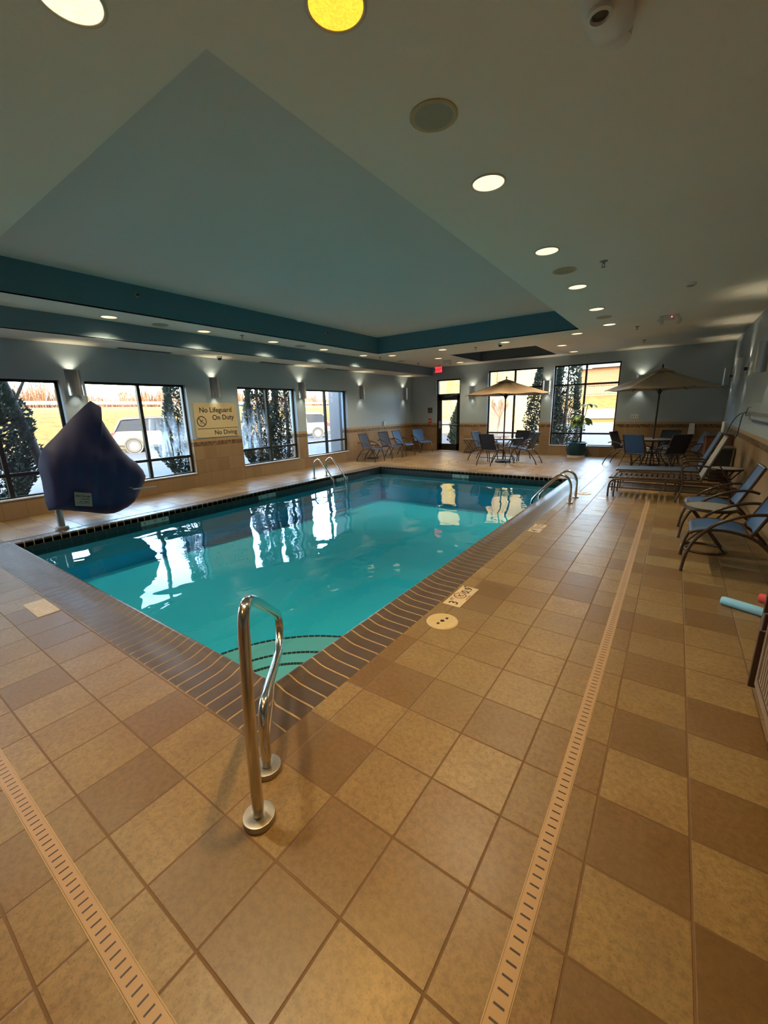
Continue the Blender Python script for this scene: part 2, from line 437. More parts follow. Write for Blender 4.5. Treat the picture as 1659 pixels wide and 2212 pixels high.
def mk_leafy(name, a, b_):
    m, nt, b = newmat(name)
    v, x, y, z = objxyz(nt)
    n = noise_(nt, 5, 3, .6, v); n2 = noise_(nt, 40, 2, .5, v)
    c = mix_(nt, n, a, b_); c = mix_(nt, math_(nt,'MULTIPLY',n2,.4), c, tuple(k*.5 for k in a))
    L(nt, c, b.inputs['Base Color']); b.inputs['Roughness'].default_value = .7; b.inputs['Specular IOR Level'].default_value = .25
    return m
M['arb'] = mk_leafy('evergreen_foliage', (.035,.045,.030), (.075,.09,.06))
M['shrub'] = mk_leafy('shrub_foliage', (.05,.06,.025), (.10,.11,.045))
M['yellowleaf'] = mk_leafy('sunlit_foliage', (.22,.15,.012), (.32,.24,.02))
def mk_grass():
    m, nt, b = newmat('winter_grass')
    v, x, y, z = objxyz(nt)
    n = noise_(nt, .35, 6, .75, v); n2 = noise_(nt, 2.2, 5, .75, v)
    c = mix_(nt, n, (.085,.046,.008), (.15,.095,.022)); c = mix_(nt, ramp_(nt, n2, [(.45,0.),(.62,.8)]), c, (.05,.03,.008))
    L(nt, c, b.inputs['Base Color']); b.inputs['Roughness'].default_value = .95; b.inputs['Specular IOR Level'].default_value = .1
    return m
M['grass'] = mk_grass()
def emis(name, c, s):
    m, nt, b = newmat(name)
    n = noise_(nt, 90, 3, .6)
    L(nt, mix_(nt, ramp_(nt, n, [(.4,0.),(.6,1.)]), tuple(k*.78 for k in c), c), b.inputs['Emission Color'])
    b.inputs['Emission Strength'].default_value = s; b.inputs['Base Color'].default_value = rgb(tuple(k*.5 for k in c)); b.inputs['Roughness'].default_value = .4
    return m
M['lens'] = emis('downlight_lens', (1,.80,.45), 1.0)
M['lensamber'] = emis('amber_downlight_lens', (1,.46,.03), 1.1)
M['bulb'] = emis('sconce_lamp', (1,.86,.6), 1.6)
M['exitred'] = emis('exit_red', (1,.04,.06), 1.2)
M['led'] = emis('indicator_led', (1,.12,.12), 6)
def mk_drain():
    m, nt, b = newmat('drain_grate')
    v, x, y, z = objxyz(nt)
    # local: x across (centred), y along
    s = math_(nt,'PINGPONG', y, .0175)
    a = math_(nt,'MULTIPLY', math_(nt,'LESS_THAN', s, .0032), math_(nt,'LESS_THAN', math_(nt,'ABSOLUTE', x), .0155))
    n = noise_(nt, 8, 3, .5, v)
    c = mix_(nt, n, (.37,.235,.125), (.44,.29,.16))
    L(nt, mix_(nt, a, c, (.02,.008,.012)), b.inputs['Base Color']); b.inputs['Roughness'].default_value = .42
    bump_(nt, b, math_(nt,'SUBTRACT', 1., a), .6, .003)
    return m
M['drain'] = mk_drain()

# ------------------------------------------------------------------ room constants
XL, XR, YB, YN = -8.764, 1.075, 14.579, -1.6
HC, HT, HS = 3.147, 3.576, 2.85
TX0, TX1, TY0, TY1 = -7.08, -1.87, 1.385, 9.88
PX0, PX1, PY0, PY1 = -6.895, -1.779, 1.327, 9.591
CW = .328
CX0, CX1, CY0, CY1 = PX0-CW, PX1+CW, PY0-CW, PY1+CW
WT = .26

# floor: tile quads round the pool
tones = {(0,4):.12,(0,3):.85,(0,2):.08,(0,1):.8,(0,0):.1,(0,5):.7,(1,4):.82,(1,3):.2,(1,2):.8,(1,1):.05,(1,5):.15,(1,6):.85,(1,7):.8,(0,6):.3,(0,7):.6,
 (-1,4):.6,(-1,3):.35,(-1,2):.4,(-1,1):.4,(-1,0):.5,(-1,5):.65,(-2,4):.75,(-2,3):.28,(-2,2):.85,(-2,1):.45,(-2,0):.3,(-2,5):.75,
 (-3,4):.75,(-3,3):.5,(-3,2):.7,(-3,1):.65,(-3,0):.25,(-3,5):.6,(-4,2):.8,(-4,3):.25,(-4,1):.15,(-4,0):.75,(-4,-1):.25,(-3,-1):.2,(-4,4):.8,
 (-5,0):.7,(-5,-1):.75,(-6,0):.7,(-6,-1):.2,(-7,-1):.65,(-7,0):.2,(-8,0):.75,(-8,-1):.62,(-9,-1):.8,(-9,0):.7,(-10,-1):.2,(-10,0):.72,
 (-5,-2):.65,(-6,-2):.5,(-7,-2):.85,(-8,-2):.9,(-9,-2):.6,(-10,-2):.75,(-6,-3):.3,(-7,-3):.35,(-5,-3):.75,(-8,-3):.85,(-3,-2):.75,(-2,-1):.55}
def floor_mesh():
    mb = MB(); tn = []
    i0 = math.floor((XL-.3-XG)/T); i1 = math.ceil((XR+.3-XG)/T); j0 = math.floor((YN-.3-YG)/T); j1 = math.ceil((YB+.3-YG)/T)
    def cut(a, b, lo, hi):
        out = []
        if a < lo: out.append((a, min(b, lo)))
        if b > hi: out.append((max(a, hi), b))
        return out
    for i in range(i0, i1):
        for j in range(j0, j1):
            x0, x1, y0, y1 = XG+i*T, XG+(i+1)*T, YG+j*T, YG+(j+1)*T
            t = tones.get((i,j)); r = random.random()
            if t is None: t = random.choice((.1,.2,.3,.45,.55,.62,.7,.75,.8,.85)) + (r-.5)*.12
            rects = []
            if x1 <= CX0 or x0 >= CX1 or y1 <= CY0 or y0 >= CY1: rects = [(x0,x1,y0,y1)]
            else:
                for a, b in cut(x0, x1, CX0, CX1): rects.append((a,b,y0,y1))
                xa, xb = max(x0,CX0), min(x1,CX1)
                for a, b in cut(y0, y1, CY0, CY1): rects.append((xa,xb,a,b))
            for a, b, c, d in rects:
                if b-a < 1e-5 or d-c < 1e-5: continue
                mb.quad((a,c,0),(b,c,0),(b,d,0),(a,d,0)); tn.append(max(0, min(1, t)))
    o = mb.build('floor', M['floor'], smooth=False, fix=False)
    at = o.data.attributes.new('tone', 'FLOAT', 'FACE'); at.data.foreach_set('value', tn)
    return struct(o)
floor_mesh()
# slab under the deck (four pieces round the basin)
mb = MB()
for a, b in (((XL-.3,YN-.3,-.25),(CX0,YB+.3,-.005)),((CX1,YN-.3,-.25),(XR+.3,YB+.3,-.005)),((CX0,YN-.3,-.25),(CX1,CY0,-.005)),((CX0,CY1,-.25),(CX1,YB+.3,-.005))): mb.box(a,b)
struct(mb.build('floor_slab', M['conc'], smooth=False))

# coping of moulded bricks round the pool
def coping():
    mb = MB(); gb = MB()
    prof = [(.328,-.004),(.31,0),(.20,0),(.125,.002),(.085,.008),(.05,.020),(.022,.029),(.006,.030),(-.004,.024),(-.007,.008),(-.007,-.05)]
    low = [(d, z-.002) for d, z in prof]
    P = .1015
    def side(o, sd, od, ln):
        n = max(1, round(ln/P)); p = ln/n; k0 = -4; k1 = n+4
        def pt(s, d, z): return (o[0]+sd[0]*s+od[0]*d, o[1]+sd[1]*s+od[1]*d, z)
        for k in range(k0, k1):
            a, b = k*p+.0055, (k+1)*p-.0055
            if b < -.34 or a > ln+.34: continue
            ra, rb = [], []
            for d, z in prof:
                dd = max(d, 0); lo, hi = -dd+.004, ln+dd-.004
                ra.append(pt(min(max(a,lo),hi), d, z)); rb.append(pt(min(max(b,lo),hi), d, z))
            mb.loft([ra, rb], closed=False, caps=False)
        ga = [pt(-max(d,0), d, z) for d, z in low]; g2 = [pt(ln+max(d,0), d, z) for d, z in low]
        gb.loft([ga, g2], closed=False, caps=False)
    W, H = PX1-PX0, PY1-PY0
    side((PX1,PY0), (0,1), (1,0), H); side((PX0,PY1), (0,-1), (-1,0), H)
    side((PX0,PY0), (1,0), (0,-1), W); side((PX1,PY1), (-1,0), (0,1), W)
    o = mb.build('pool_coping', M['brick'], ang=60); struct(o)
    struct(gb.build('coping_joints', M['copgrout'], ang=60))
coping()
# basin
WL = -.132
mb = MB()
def wallstrip(z0, z1, e=0):
    x0,x1,y0,y1 = PX0-e,PX1+e,PY0-e,PY1+e
    c = [(x0,y0),(x1,y0),(x1,y1),(x0,y1)]
    for k in range(4):
        a, b = c[k], c[(k+1) % 4]; mb.quad((a[0],a[1],z0),(b[0],b[1],z0),(b[0],b[1],z1),(a[0],a[1],z1))
mb.mat(1); wallstrip(-.205, -.05); mb.mat(0); wallstrip(-1.3, -.205)
ny = 10
for k in range(ny):
    ya, yb = PY0+(PY1-PY0)*k/ny, PY0+(PY1-PY0)*(k+1)/ny
    za, zb = [-.72-.22*min(1,max(0,(y-PY0-1.5)/5.5)) for y in (ya, yb)]
    mb.quad((PX0,ya,za),(PX1,ya,za),(PX1,yb,zb),(PX0,yb,zb))
struct(mb.build('pool_basin', [M['pool'], M['band']], smooth=False))
# corner entry steps
mb = MB(); tb = MB()
for R, z in ((1.27,-.42),(.86,-.32),(.56,-.22)):
    poly = [(PX1,PY0)] + [(PX1-R*sin(PI/2*k/24), PY0+R*cos(PI/2*k/24)) for k in range(25)]
    mb.prism(poly, -1.2, z)
    for k in range(36):
        a0, a1 = PI/2*(k+.06)/36, PI/2*(k+.94)/36
        r0, r1 = R-.024, R+.002
        q = [(PX1-r*sin(a), PY0+r*cos(a)) for r, a in ((r0,a0),(r1,a0),(r1,a1),(r0,a1))]
        tb.prism(q, z-.02, z+.003)
struct(mb.build('pool_steps', M['pool'], smooth=False)); struct(tb.build('step_edge_tiles', M['signink'], smooth=False))
mb = MB(); mb.quad((PX0+.003,PY0+.003,WL),(PX1-.003,PY0+.003,WL),(PX1-.003,PY1-.003,WL),(PX0+.003,PY1-.003,WL))
tag(mb.build('pool_water', M['water'], smooth=False), 'still teal water filling the rectangular pool', 'water', kind='stuff')

# walls with openings; axis 'y' = wall along Y at x
def wall(name, axis, p0, p1, lo, hi, z1, holes, mat, tilemat=None):
    mb = MB(); xs = sorted(set([lo, hi] + [h[0] for h in holes] + [h[1] for h in holes]))
    for a, b in zip(xs[:-1], xs[1:]):
        hs = [h for h in holes if h[0] <= a+1e-6 and h[1] >= b-1e-6]
        spans = [(-.25, z1)]
        for h in hs:
            ns = []
            for s, e in spans:
                if h[2] > s: ns.append((s, min(e, h[2])))
                if h[3] < e: ns.append((max(s, h[3]), e))
            spans = ns
        for s, e in spans:
            if e - s < 1e-4: continue
            mb.box((p0,a,s),(p1,b,e)) if axis == 'y' else mb.box((a,p0,s),(b,p1,e))
    return struct(mb.build(name, mat, smooth=False))
WL_ = [(-1.36,.53),(.90,2.79),(3.16,5.05),(6.346,8.236),(8.58,10.46)]  # first opening is unseen, added to let in more daylight
ZS, ZH = .31, 2.245
wall('wall_left', 'y', XL-WT, XL, YN-WT, YB+WT, 4.3, [(a,b,ZS,ZH) for a, b in WL_], M['wall_y'])
BW = [(-5.635,-3.75),(-3.40,-1.50)]; ZB = 2.865
DX0, DX1, DZ = -7.69, -6.70, 2.69
wall('wall_back', 'x', YB, YB+WT, XL, XR, 4.3, [(a,b,ZS,ZB) for a, b in BW]+[(DX0,DX1,-.02,DZ)], M['wall_x'])
wall('wall_right', 'y', XR, XR+WT, YN-WT, YB+WT, 4.3, [], M['wall_y'])
wall('wall_near', 'x', YN-WT, YN, XL, XR, 4.3, [], M['wall_x'])
# ceiling slab round the tray and the small well
RX0, RX1, RY0, RY1 = -5.69, -3.22, 11.62, 13.95
def slab(z0, z1, x0, x1, y0, y1, holes):
    mb = MB(); xs = sorted({x0,x1,*[h[0] for h in holes],*[h[1] for h in holes]}); ys = sorted({y0,y1,*[h[2] for h in holes],*[h[3] for h in holes]})
    for a, b in zip(xs[:-1], xs[1:]):
        for c, d in zip(ys[:-1], ys[1:]):
            if any(h[0]-1e-6 <= a and b <= h[1]+1e-6 and h[2]-1e-6 <= c and d <= h[3]+1e-6 for h in holes): continue
            mb.box((a,c,z0),(b,d,z1))
    return mb
HOLES = [(TX0,TX1,TY0,TY1),(RX0,RX1,RY0,RY1)]
struct(slab(HC, HC+.02, XL, XR, YN, YB, HOLES).build('ceiling', M['ceil'], smooth=False))
def well(x0, x1, y0, y1, z0, z1, nm, side, top):
    mb = MB(); e = .02
    for a, b in (((x0-e,y0-e,z0),(x0,y1+e,z1)),((x1,y0-e,z0),(x1+e,y1+e,z1)),((x0,y0-e,z0),(x1,y0,z1)),((x0,y1,z0),(x1,y1+e,z1))): mb.box(a, b)
    struct(mb.build(nm, side, smooth=False))
    struct(MB().box((x0-e,y0-e,z1),(x1+e,y1+e,z1+.02)).build('ceiling_'+nm.split('_')[0], top, smooth=False))
well(TX0,TX1,TY0,TY1,HC+.0005,HT,'tray_sides',M['teal'],M['tray'])
well(RX0,RX1,RY0,RY1,HC+.0005,HC+.45,'recess_sides',M['well'],M['well'])
SX = -7.865
struct(MB().box((XL,YN,HS),(SX,YB,HS+.015)).build('soffit_underside', M['ceil'], smooth=False))
struct(MB().box((SX-.015,YN,HS+.001),(SX,YB,HC)).build('soffit_face', M['soffit'], smooth=False))
struct(MB().box((XL-WT,YN-WT,4.1),(XR+WT,YB+WT,4.3)).build('roof_deck', M['exterior'], smooth=False))  # unseen roof slab, put in so the building casts its shadow outdoors

# windows
def window_l(n, y0, y1, fog=()):
    fx = XL-.15; d = .045; zb = .71
    fr = MB()
    for a, b in (((fx,y0,ZS),(fx+d,y0+.045,ZH)),((fx,y1-.045,ZS),(fx+d,y1,ZH)),((fx,y0,ZS),(fx+d,y1,ZS+.045)),((fx,y0,ZH-.045),(fx+d,y1,ZH))): fr.box(a,b)
    ym = (y0+y1)/2
    fr.box((fx-.01,ym-.03,ZS),(fx+d+.015,ym+.03,ZH)); fr.box((fx-.005,y0,zb-.028),(fx+d+.01,y1,zb+.028))
    w = fr.build('window_%d' % n, M['winframe'], smooth=False); struct(w)
    k = 0
    for a, b in ((y0,ym),(ym,y1)):
        for c, e in ((ZS,zb),(zb,ZH)):
            g = MB().box((fx+.018,a+.02,c+.02),(fx+.024,b-.02,e-.02)).build('pane', M['glassfog'] if k in fog else M['glass'], w, smooth=False); k += 1
    MB().box((XL-WT+.02,y0,ZS-.001),(XL+.012,y1,ZS+.018)).build('window_sill', M['sill'], w, smooth=False)
for n, (a, b) in enumerate(WL_): window_l(n+1, a, b, {2:(3,),3:(1,)}.get(n, ()))
def window_b(n, x0, x1):
    fy = YB+.11; d = .045
    fr = MB()
    for a, b in (((x0,fy,ZS),(x0+.045,fy+d,ZB)),((x1-.045,fy,ZS),(x1,fy+d,ZB)),((x0,fy,ZS),(x1,fy+d,ZS+.045)),((x0,fy,ZB-.045),(x1,fy+d,ZB))): fr.box(a,b)
    xm = (x0+x1)/2; fr.box((xm-.03,fy-.015,ZS),(xm+.03,fy+d,ZB))
    for zb in (.71, 2.25): fr.box((x0,fy-.01,zb-.028),(x1,fy+d,zb+.028))
    w = fr.build('window_%d' % n, M['winframe'], smooth=False); struct(w)
    for a, b in ((x0,xm),(xm,x1)):
        for c, e in ((ZS,.71),(.71,2.25),(2.25,ZB)):
            MB().box((a+.02,fy+.02,c+.02),(b-.02,fy+.026,e-.02)).build('pane', M['glass'], w, smooth=False)
    MB().box((x0,YB-.012,ZS-.001),(x1,YB+WT-.02,ZS+.018)).build('window_sill', M['sill'], w, smooth=False)
for n, (a, b) in enumerate(BW): window_b(n+6, a, b)
# back door with transom
fr = MB(); fy = YB+.06
for a, b in (((DX0,fy,0),(DX0+.055,fy+.1,DZ)),((DX1-.055,fy,0),(DX1,fy+.1,DZ)),((DX0,fy,DZ-.05),(DX1,fy+.1,DZ)),((DX0,fy,2.09),(DX1,fy+.1,2.16))): fr.box(a,b)
door = struct(fr.build('door_1', M['winframe'], smooth=False))
lf = MB(); a0, a1 = DX0+.058, DX1-.058
for a, b in (((a0,fy+.02,.01),(a0+.13,fy+.065,2.088)),((a1-.10,fy+.02,.01),(a1,fy+.065,2.088)),((a0,fy+.02,.01),(a1,fy+.065,.27)),((a0,fy+.02,1.92),(a1,fy+.065,2.088)),((a0,fy+.02,.985),(a1,fy+.065,1.02))): lf.box(a,b)
leaf = lf.build('door_leaf', M['winframe'], door, smooth=False)
MB().box((a0+.12,fy+.04,.26),(a1-.09,fy+.046,1.93)).build('door_glass', M['glass'], leaf, smooth=False)
MB().box((a0+.03,fy-.025,.86),(a0+.10,fy+.02,1.14)).build('lock_box', M['steel_b'], leaf)
MB().tube([(a0+.06,fy-.04,1.0),(a1-.03,fy-.04,1.0)], .014).build('push_bar', M['darkgrey'], leaf)
MB().box((DX0+.35,fy-.06,2.03),(DX0+.65,fy+.02,2.10)).tube([(DX0+.5,fy-.05,2.09),(DX0+.75,fy-.16,2.10),(DX0+.85,fy,2.12)], .009).build('door_closer', M['darkgrey'], leaf, smooth=False)
MB().box((DX0+.05,fy+.04,2.15),(DX1-.05,fy+.046,DZ-.045)).build('transom_glass', M['glass'], door, smooth=False)

# ------------------------------------------------------------------ lamps and lights
def spot(name, loc, direction, energy, colr, size, blend=.6, rad=.04):
    l = bpy.data.lights.new(name, 'SPOT'); l.energy = energy; l.color = colr; l.spot_size = math.radians(size); l.spot_blend = blend; l.shadow_soft_size = rad
    o = bpy.data.objects.new(name, l); col.objects.link(o); o.location = loc
    o.rotation_euler = Vector(direction).to_track_quat('-Z', 'Y').to_euler(); return o
DL_E = 66
WARM = (1,.78,.46)
def make_downlight():
    t = thing('recessed_downlight', 'x', 'ceiling light', (0,0,0), 0, 'recessed downlights in the ceiling')
    MB().lathe([(.112,.0),(.122,-.001),(.123,-.005),(.115,-.009),(.109,-.006),(.107,.0)], n=40, caps=False).build('trim_ring', M['ringlight'], t)
    MB().lathe([(.0005,-.004),(.06,-.0055),(.108,-.004),(.108,-.001),(.0005,-.001)], n=40).build('lens', M['lens'], t)
    return t
dl0 = make_downlight()
dls = [(-1.285,3.2,'downlight in the right-hand ceiling row just past the largest round speaker'),
 (-1.285,4.83,'third downlight from the camera in the long right-hand ceiling row'),
 (-1.285,6.45,'fourth downlight in the right-hand row, just past a small round speaker and sprinkler'),
 (-1.285,8.08,'fifth downlight in the long right-hand ceiling row'),
 (-1.29,9.74,'sixth and farthest downlight of the long right-hand ceiling row'),
 (-2.0,10.4,'downlight behind the far right corner of the teal ceiling tray'),
 (-2.67,12.07,'downlight right of the small dark ceiling recess, nearer one'),
 (-2.68,13.68,'downlight right of the small dark ceiling recess, beside the back wall'),
 (-3.63,10.43,'downlight beyond the far tray edge with a dome camera right beside it'),
 (-5.34,10.45,'downlight beyond the far tray edge, in front of the exit sign'),
 (-6.97,10.45,'downlight at the far left corner of the teal tray'),
 (-7.55,9.83,'farthest downlight of the left-hand strip between tray and soffit'),
 (-7.55,8.18,'orange-tinged downlight, fourth along the left-hand ceiling strip'),
 (-7.55,6.54,'third downlight along the left-hand ceiling strip'),
 (-7.55,4.87,'second downlight along the left-hand ceiling strip, right of a speaker'),
 (-7.55,3.24,'first downlight along the left-hand ceiling strip, above the covered lift'),
 (-6.31,12.07,'downlight left of the small dark ceiling recess, farther from the back wall'),
 (-6.30,13.66,'downlight left of the small dark ceiling recess, close to the back wall'),
 (-2.076,.949,'downlight cut by the top edge of the photo, left of the amber one')]
for k, (x, y, lab) in enumerate(dls):
    o = dl0 if k == 0 else dup(dl0, (x,y,HC))
    o.location = (x,y,HC); o['label'] = lab
    spot('downlight_beam', (x,y,HC-.03), (0,0,-1), DL_E, WARM, 130, .9, .05)
am = dup(dl0, (-1.286,1.575,HC), label='deep amber glowing downlight cut by the top edge of the photo')
for ch in am.children:
    if ch.name.startswith('lens'):
        ch.data = ch.data.copy(); ch.data.materials[0] = M['lensamber']
spot('downlight_beam', (-1.286,1.575,HC-.03), (0,0,-1), DL_E*1.3, (1,.56,.15), 130, .9, .05)
spot('downlight_beam', (-1.285,-.05,HC-.03), (0,0,-1), DL_E*.6, (1,.52,.14), 130, .9, .05)  # unseen lamp without a fixture, added in amber to warm the near floor
for x, y in ((-3.7,.949),(-5.35,.949),(-7.0,.949),(-7.55,1.6)):   # the same row carried on unseen: lamps without fixtures, added for light
    spot('downlight_beam', (x,y,HC-.03), (0,0,-1), DL_E*.6, WARM, 130, .9, .05)

def sconce_proto():
    # local: wall at x=0, room towards +x, centre at z=0; curved panel standing off a plate
    t = thing('wall_sconce', 'x', 'wall light', (0,0,0), 0, 'half round metal sconces')
    MB().box((.0,-.05,-.12),(.014,.05,.12)).build('back_plate', M['steel_b'], t, smooth=False)
    MB().box((.012,-.03,-.03),(.185,.03,.03)).build('arm', M['darkgrey'], t, smooth=False)
    rows = []
    for z in (-.215,.215):
        rows.append([(.075+.125*cos(a), .11*sin(a), z) for a in [PI*(-.5+k/16) for k in range(17)]])
    MB().sheet(rows, .005).build('curved_shade', M['steel_b'], t)
    MB().tube([(.10,0,.03),(.10,0,.13)], .022).build('lamp', M['bulb'], t)
    MB().tube([(.10,0,-.13),(.10,0,-.03)], .022).build('lamp', M['bulb'], t)
    return t
sp = sconce_proto()
def place_sconce(x, y, z, rz, lab, first=False, e=1):
    o = sp if first else dup(sp, (x,y,z), rz)
    o.location = (x,y,z); o.rotation_euler = (0,0,rz); o['label'] = lab
    p = Matrix.Rotation(rz,4,'Z') @ Vector((.085,0,0))
    spot('sconce_beam', (x+p.x,y+p.y,z+.15), (0,0,1), 4.5*e, (1,.82,.52), 105, .8, .02)
    spot('sconce_beam', (x+p.x,y+p.y,z-.15), (0,0,-1), 2.8*e, (1,.86,.6), 90, .8, .02)
for k, y in enumerate((2.975,5.70,8.41,11.13,13.83)):
    place_sconce(XL, y, 2.20, 0, ('metal half round sconce on the left wall right above the navy lift cover','metal half round sconce above the lifeguard sign','metal half round sconce between the third and fourth left wall windows','metal half round sconce right of the last left wall window','metal half round sconce at the far end of the left wall near the corner')[k], k == 0)
for k, x in enumerate((-6.2,-3.575,-.95)):
    place_sconce(x, YB, 2.16 if k == 0 else 2.2, -PI/2, ('metal half round sconce on the back wall between exit door and window','metal half round sconce on the back wall between its two windows','metal half round sconce behind the right-hand parasol')[k])
for k, y in enumerate((13.85,11.1,8.35)):
    place_sconce(XR, y, 2.22, PI, ('metal half round sconce in the dark right back corner','second metal half round sconce from the corner on the right wall','big metal half round sconce on the right wall cut by the photo edge')[k], e=.9)

# sun and sky
su = bpy.data.lights.new('sun', 'SUN'); su.energy = 2.2; su.color = (1,.80,.50); su.angle = math.radians(.6)
so = bpy.data.objects.new('sun', su); col.objects.link(so)
SD = Vector((.62,-.66,.40)).normalized()
so.rotation_euler = (-SD).to_track_quat('-Z','Y').to_euler(); so.location = (20,-20,20)
wd = bpy.data.worlds.new('sky'); sc.world = wd; wd.use_nodes = True; nt = wd.node_tree
bg = nt.nodes['Background']; sk = N(nt, 'ShaderNodeTexSky'); sk.sky_type = 'NISHITA'; sk.sun_disc = False
sk.sun_elevation = math.asin(SD.z); sk.sun_rotation = math.atan2(SD.x, SD.y); sk.air_density = 1.2; sk.dust_density = 2.5
L(nt, sk.outputs[0], bg.inputs[0]); bg.inputs[1].default_value = 2.3
#--PART2--
# ------------------------------------------------------------------ ceiling fittings
def speaker_proto():
    t = thing('ceiling_speaker', 'x', 'speaker', (0,0,0), 0, 'round ceiling speakers')
    MB().lathe([(.105,0),(.13,-.001),(.131,-.005),(.122,-.009),(.104,-.006)], n=36, caps=False).build('rim', M['offwhite'], t)
    MB().lathe([(.0005,-.006),(.104,-.006),(.106,-.002),(.0005,-.002)], n=36).lathe([(.0005,-.008),(.004,-.008),(.004,-.005),(.0005,-.005)], c=(0,-.03,0), n=8).build('grille', M['spk'], t)
    return t
s0 = speaker_proto()
for k, (x, y, lab) in enumerate(((-1.275,2.362,'large looking round ceiling speaker nearest the camera, beside the teal tray'),
  (-1.278,5.62,'round ceiling speaker in the right row between third and fourth downlights'),
  (-1.285,8.9,'round ceiling speaker in the right row between the last two downlights'),
  (-7.55,4.05,'round ceiling speaker on the left strip between its first two downlights'),
  (-7.55,7.37,'round ceiling speaker on the left strip between its third and fourth downlights'),
  (-7.53,11.8,'round ceiling speaker beyond the tray near the far left corner'))):
    o = s0 if k == 0 else dup(s0, (x,y,HC)); o.location = (x,y,HC); o['label'] = lab
def sprinkler_proto():
    t = thing('fire_sprinkler', 'x', 'sprinkler', (0,0,0), 0, 'pendent fire sprinklers')
    MB().lathe([(.0005,0),(.042,0),(.042,-.004),(.025,-.012),(.012,-.014),(.0005,-.014)], n=20).build('escutcheon', M['ventm'], t)
    MB().tube([(0,0,-.01),(0,0,-.03)], .010, 8).tube([(.012,0,-.028),(.014,0,-.045),(.004,0,-.062)], .0035, 6).tube([(-.012,0,-.028),(-.014,0,-.045),(-.004,0,-.062)], .0035, 6).build('frame', M['ventm'], t)
    MB().lathe([(.0005,-.060),(.022,-.060),(.022,-.063),(.0005,-.063)], n=16).build('deflector', M['ventm'], t)
    return t
s0 = sprinkler_proto()
for k, (x, y, lab) in enumerate(((-.855,5.56,'fire sprinkler on the right ceiling level with a small round speaker'),
  (-.86,10.4,'fire sprinkler on the right ceiling near the red-lit emergency light'),
  (-.857,12.65,'small fire sprinkler on the right ceiling closest to the back wall'),
  (-4.5,10.7,'fire sprinkler beyond the far edge of the tray'),
  (-7.4,10.45,'fire sprinkler right by the far left corner of the tray'),
  (-7.42,12.72,'small fire sprinkler at the far left above the soffit end'),
  (-7.38,5.6,'fire sprinkler on the left ceiling strip between second and third downlights'))):
    o = s0 if k == 0 else dup(s0, (x,y,HC)); o.location = (x,y,HC); o['label'] = lab
for y, lab in ((3.49,'round sidewall sprinkler on the teal tray side, left one'),(7.78,'small sidewall sprinkler on the teal tray side, right one')):
    t = thing('sidewall_sprinkler', lab, 'sprinkler', (TX0,y,3.43), 0, 'sidewall sprinklers on the tray')
    R = Matrix.Rotation(PI/2,4,'Y')
    MB().lathe([(.0005,0),(.04,0),(.04,.006),(.028,.012),(.012,.013),(.0005,.013)], n=20, M=R).build('escutcheon', M['steel_b'], t)
    MB().lathe([(.0005,.01),(.010,.01),(.010,.045),(.02,.046),(.02,.05),(.0005,.05)], n=12, M=R).build('nozzle', M['darkgrey'], t)
def dome_cam(x, y, z, lab):
    t = thing('dome_camera', lab, 'camera', (x,y,z), 0, 'dome cameras')
    MB().lathe([(.0005,0),(.06,0),(.06,-.03),(.052,-.036),(.0005,-.036)], n=24).build('housing', M['white'], t)
    MB().lathe([(.044,-.034),(.042,-.055),(.03,-.072),(.012,-.08),(.0005,-.081)], n=24).build('dome', M['carglass'], t)
dome_cam(-8.45, 5.75, HS, 'small dome camera under the left soffit above the lifeguard sign')
dome_cam(-3.79, 10.55, HC, 'white dome camera next to a downlight beyond the tray')
t = thing('smoke_detector', 'small white smoke detector on the right ceiling', 'smoke detector', (-.04,7.3,HC))
MB().lathe([(.0005,0),(.065,0),(.065,-.012),(.052,-.03),(.0005,-.033)], n=24).build('body', M['white'], t); MB().lathe([(.03,-.03),(.04,-.032),(.04,-.036),(.03,-.038)], n=20, caps=False).build('vent_ring', M['greywhite'], t)
def emlight(loc, rz, lab, led=False, sc_=1):
    t = thing('emergency_light', lab, 'emergency light', loc, rz, 'two-headed emergency lights')
    MB().bbox((-.15,-.05,-.075),(.15,.05,0), .012).build('housing', M['white'], t)
    for s in (-1, 1):
        R = Matrix.Translation((s*.135,-.02,-.10)) @ Matrix.Rotation(s*.5,4,'Y') @ Matrix.Rotation(.9,4,'X')
        h = MB().lathe([(.0005,.05),(.035,.05),(.05,.03),(.052,-.03),(.046,-.035)], n=20, M=R, caps=False).build('lamp_head', M['white'], t)
        MB().lathe([(.0005,-.028),(.046,-.033)], n=20, M=R, caps=False).build('lamp_lens', M['greywhite'], h)
    if led: MB().sphere((.03,-.052,-.03), .007, 10, 6).build('indicator', M['led'], t)
emlight((-.30,9.6,HC), .12, 'white emergency light with a red indicator on the right ceiling', True)
emlight((-6.35,12.75,HC), 0, 'emergency light on the ceiling in front of the exit sign')
# big emergency light near the camera
t = thing('emergency_light', 'large looking white emergency light at the top right photo edge', 'emergency light', (-.40,2.17,HC), 0, 'two-headed emergency lights')
rows = []
for y, w, h in ((-.42,.085,.115),(-.2,.088,.12),(0,.086,.118),(.10,.078,.10),(.16,.066,.06),(.185,.058,.02)):
    rows.append([(-w,y,0),(-w*.97,y,-h*.75),(-w*.7,y,-h*.95),(-w*.3,y,-h),(w*.3,y,-h),(w*.7,y,-h*.95),(w*.97,y,-h*.75),(w,y,0)])
MB().loft(rows, True, True).build('housing', M['white'], t)
h = MB().lathe([(.030,0),(.044,0),(.046,-.018),(.034,-.022),(.030,-.012)], c=(-.012,-.10,-.117), n=24, caps=False).build('lamp_head', M['white'], t)
MB().sphere((-.012,-.10,-.118), .031, 16, 8, (1,1,.35)).build('lamp_lens', M['darkgrey'], h)
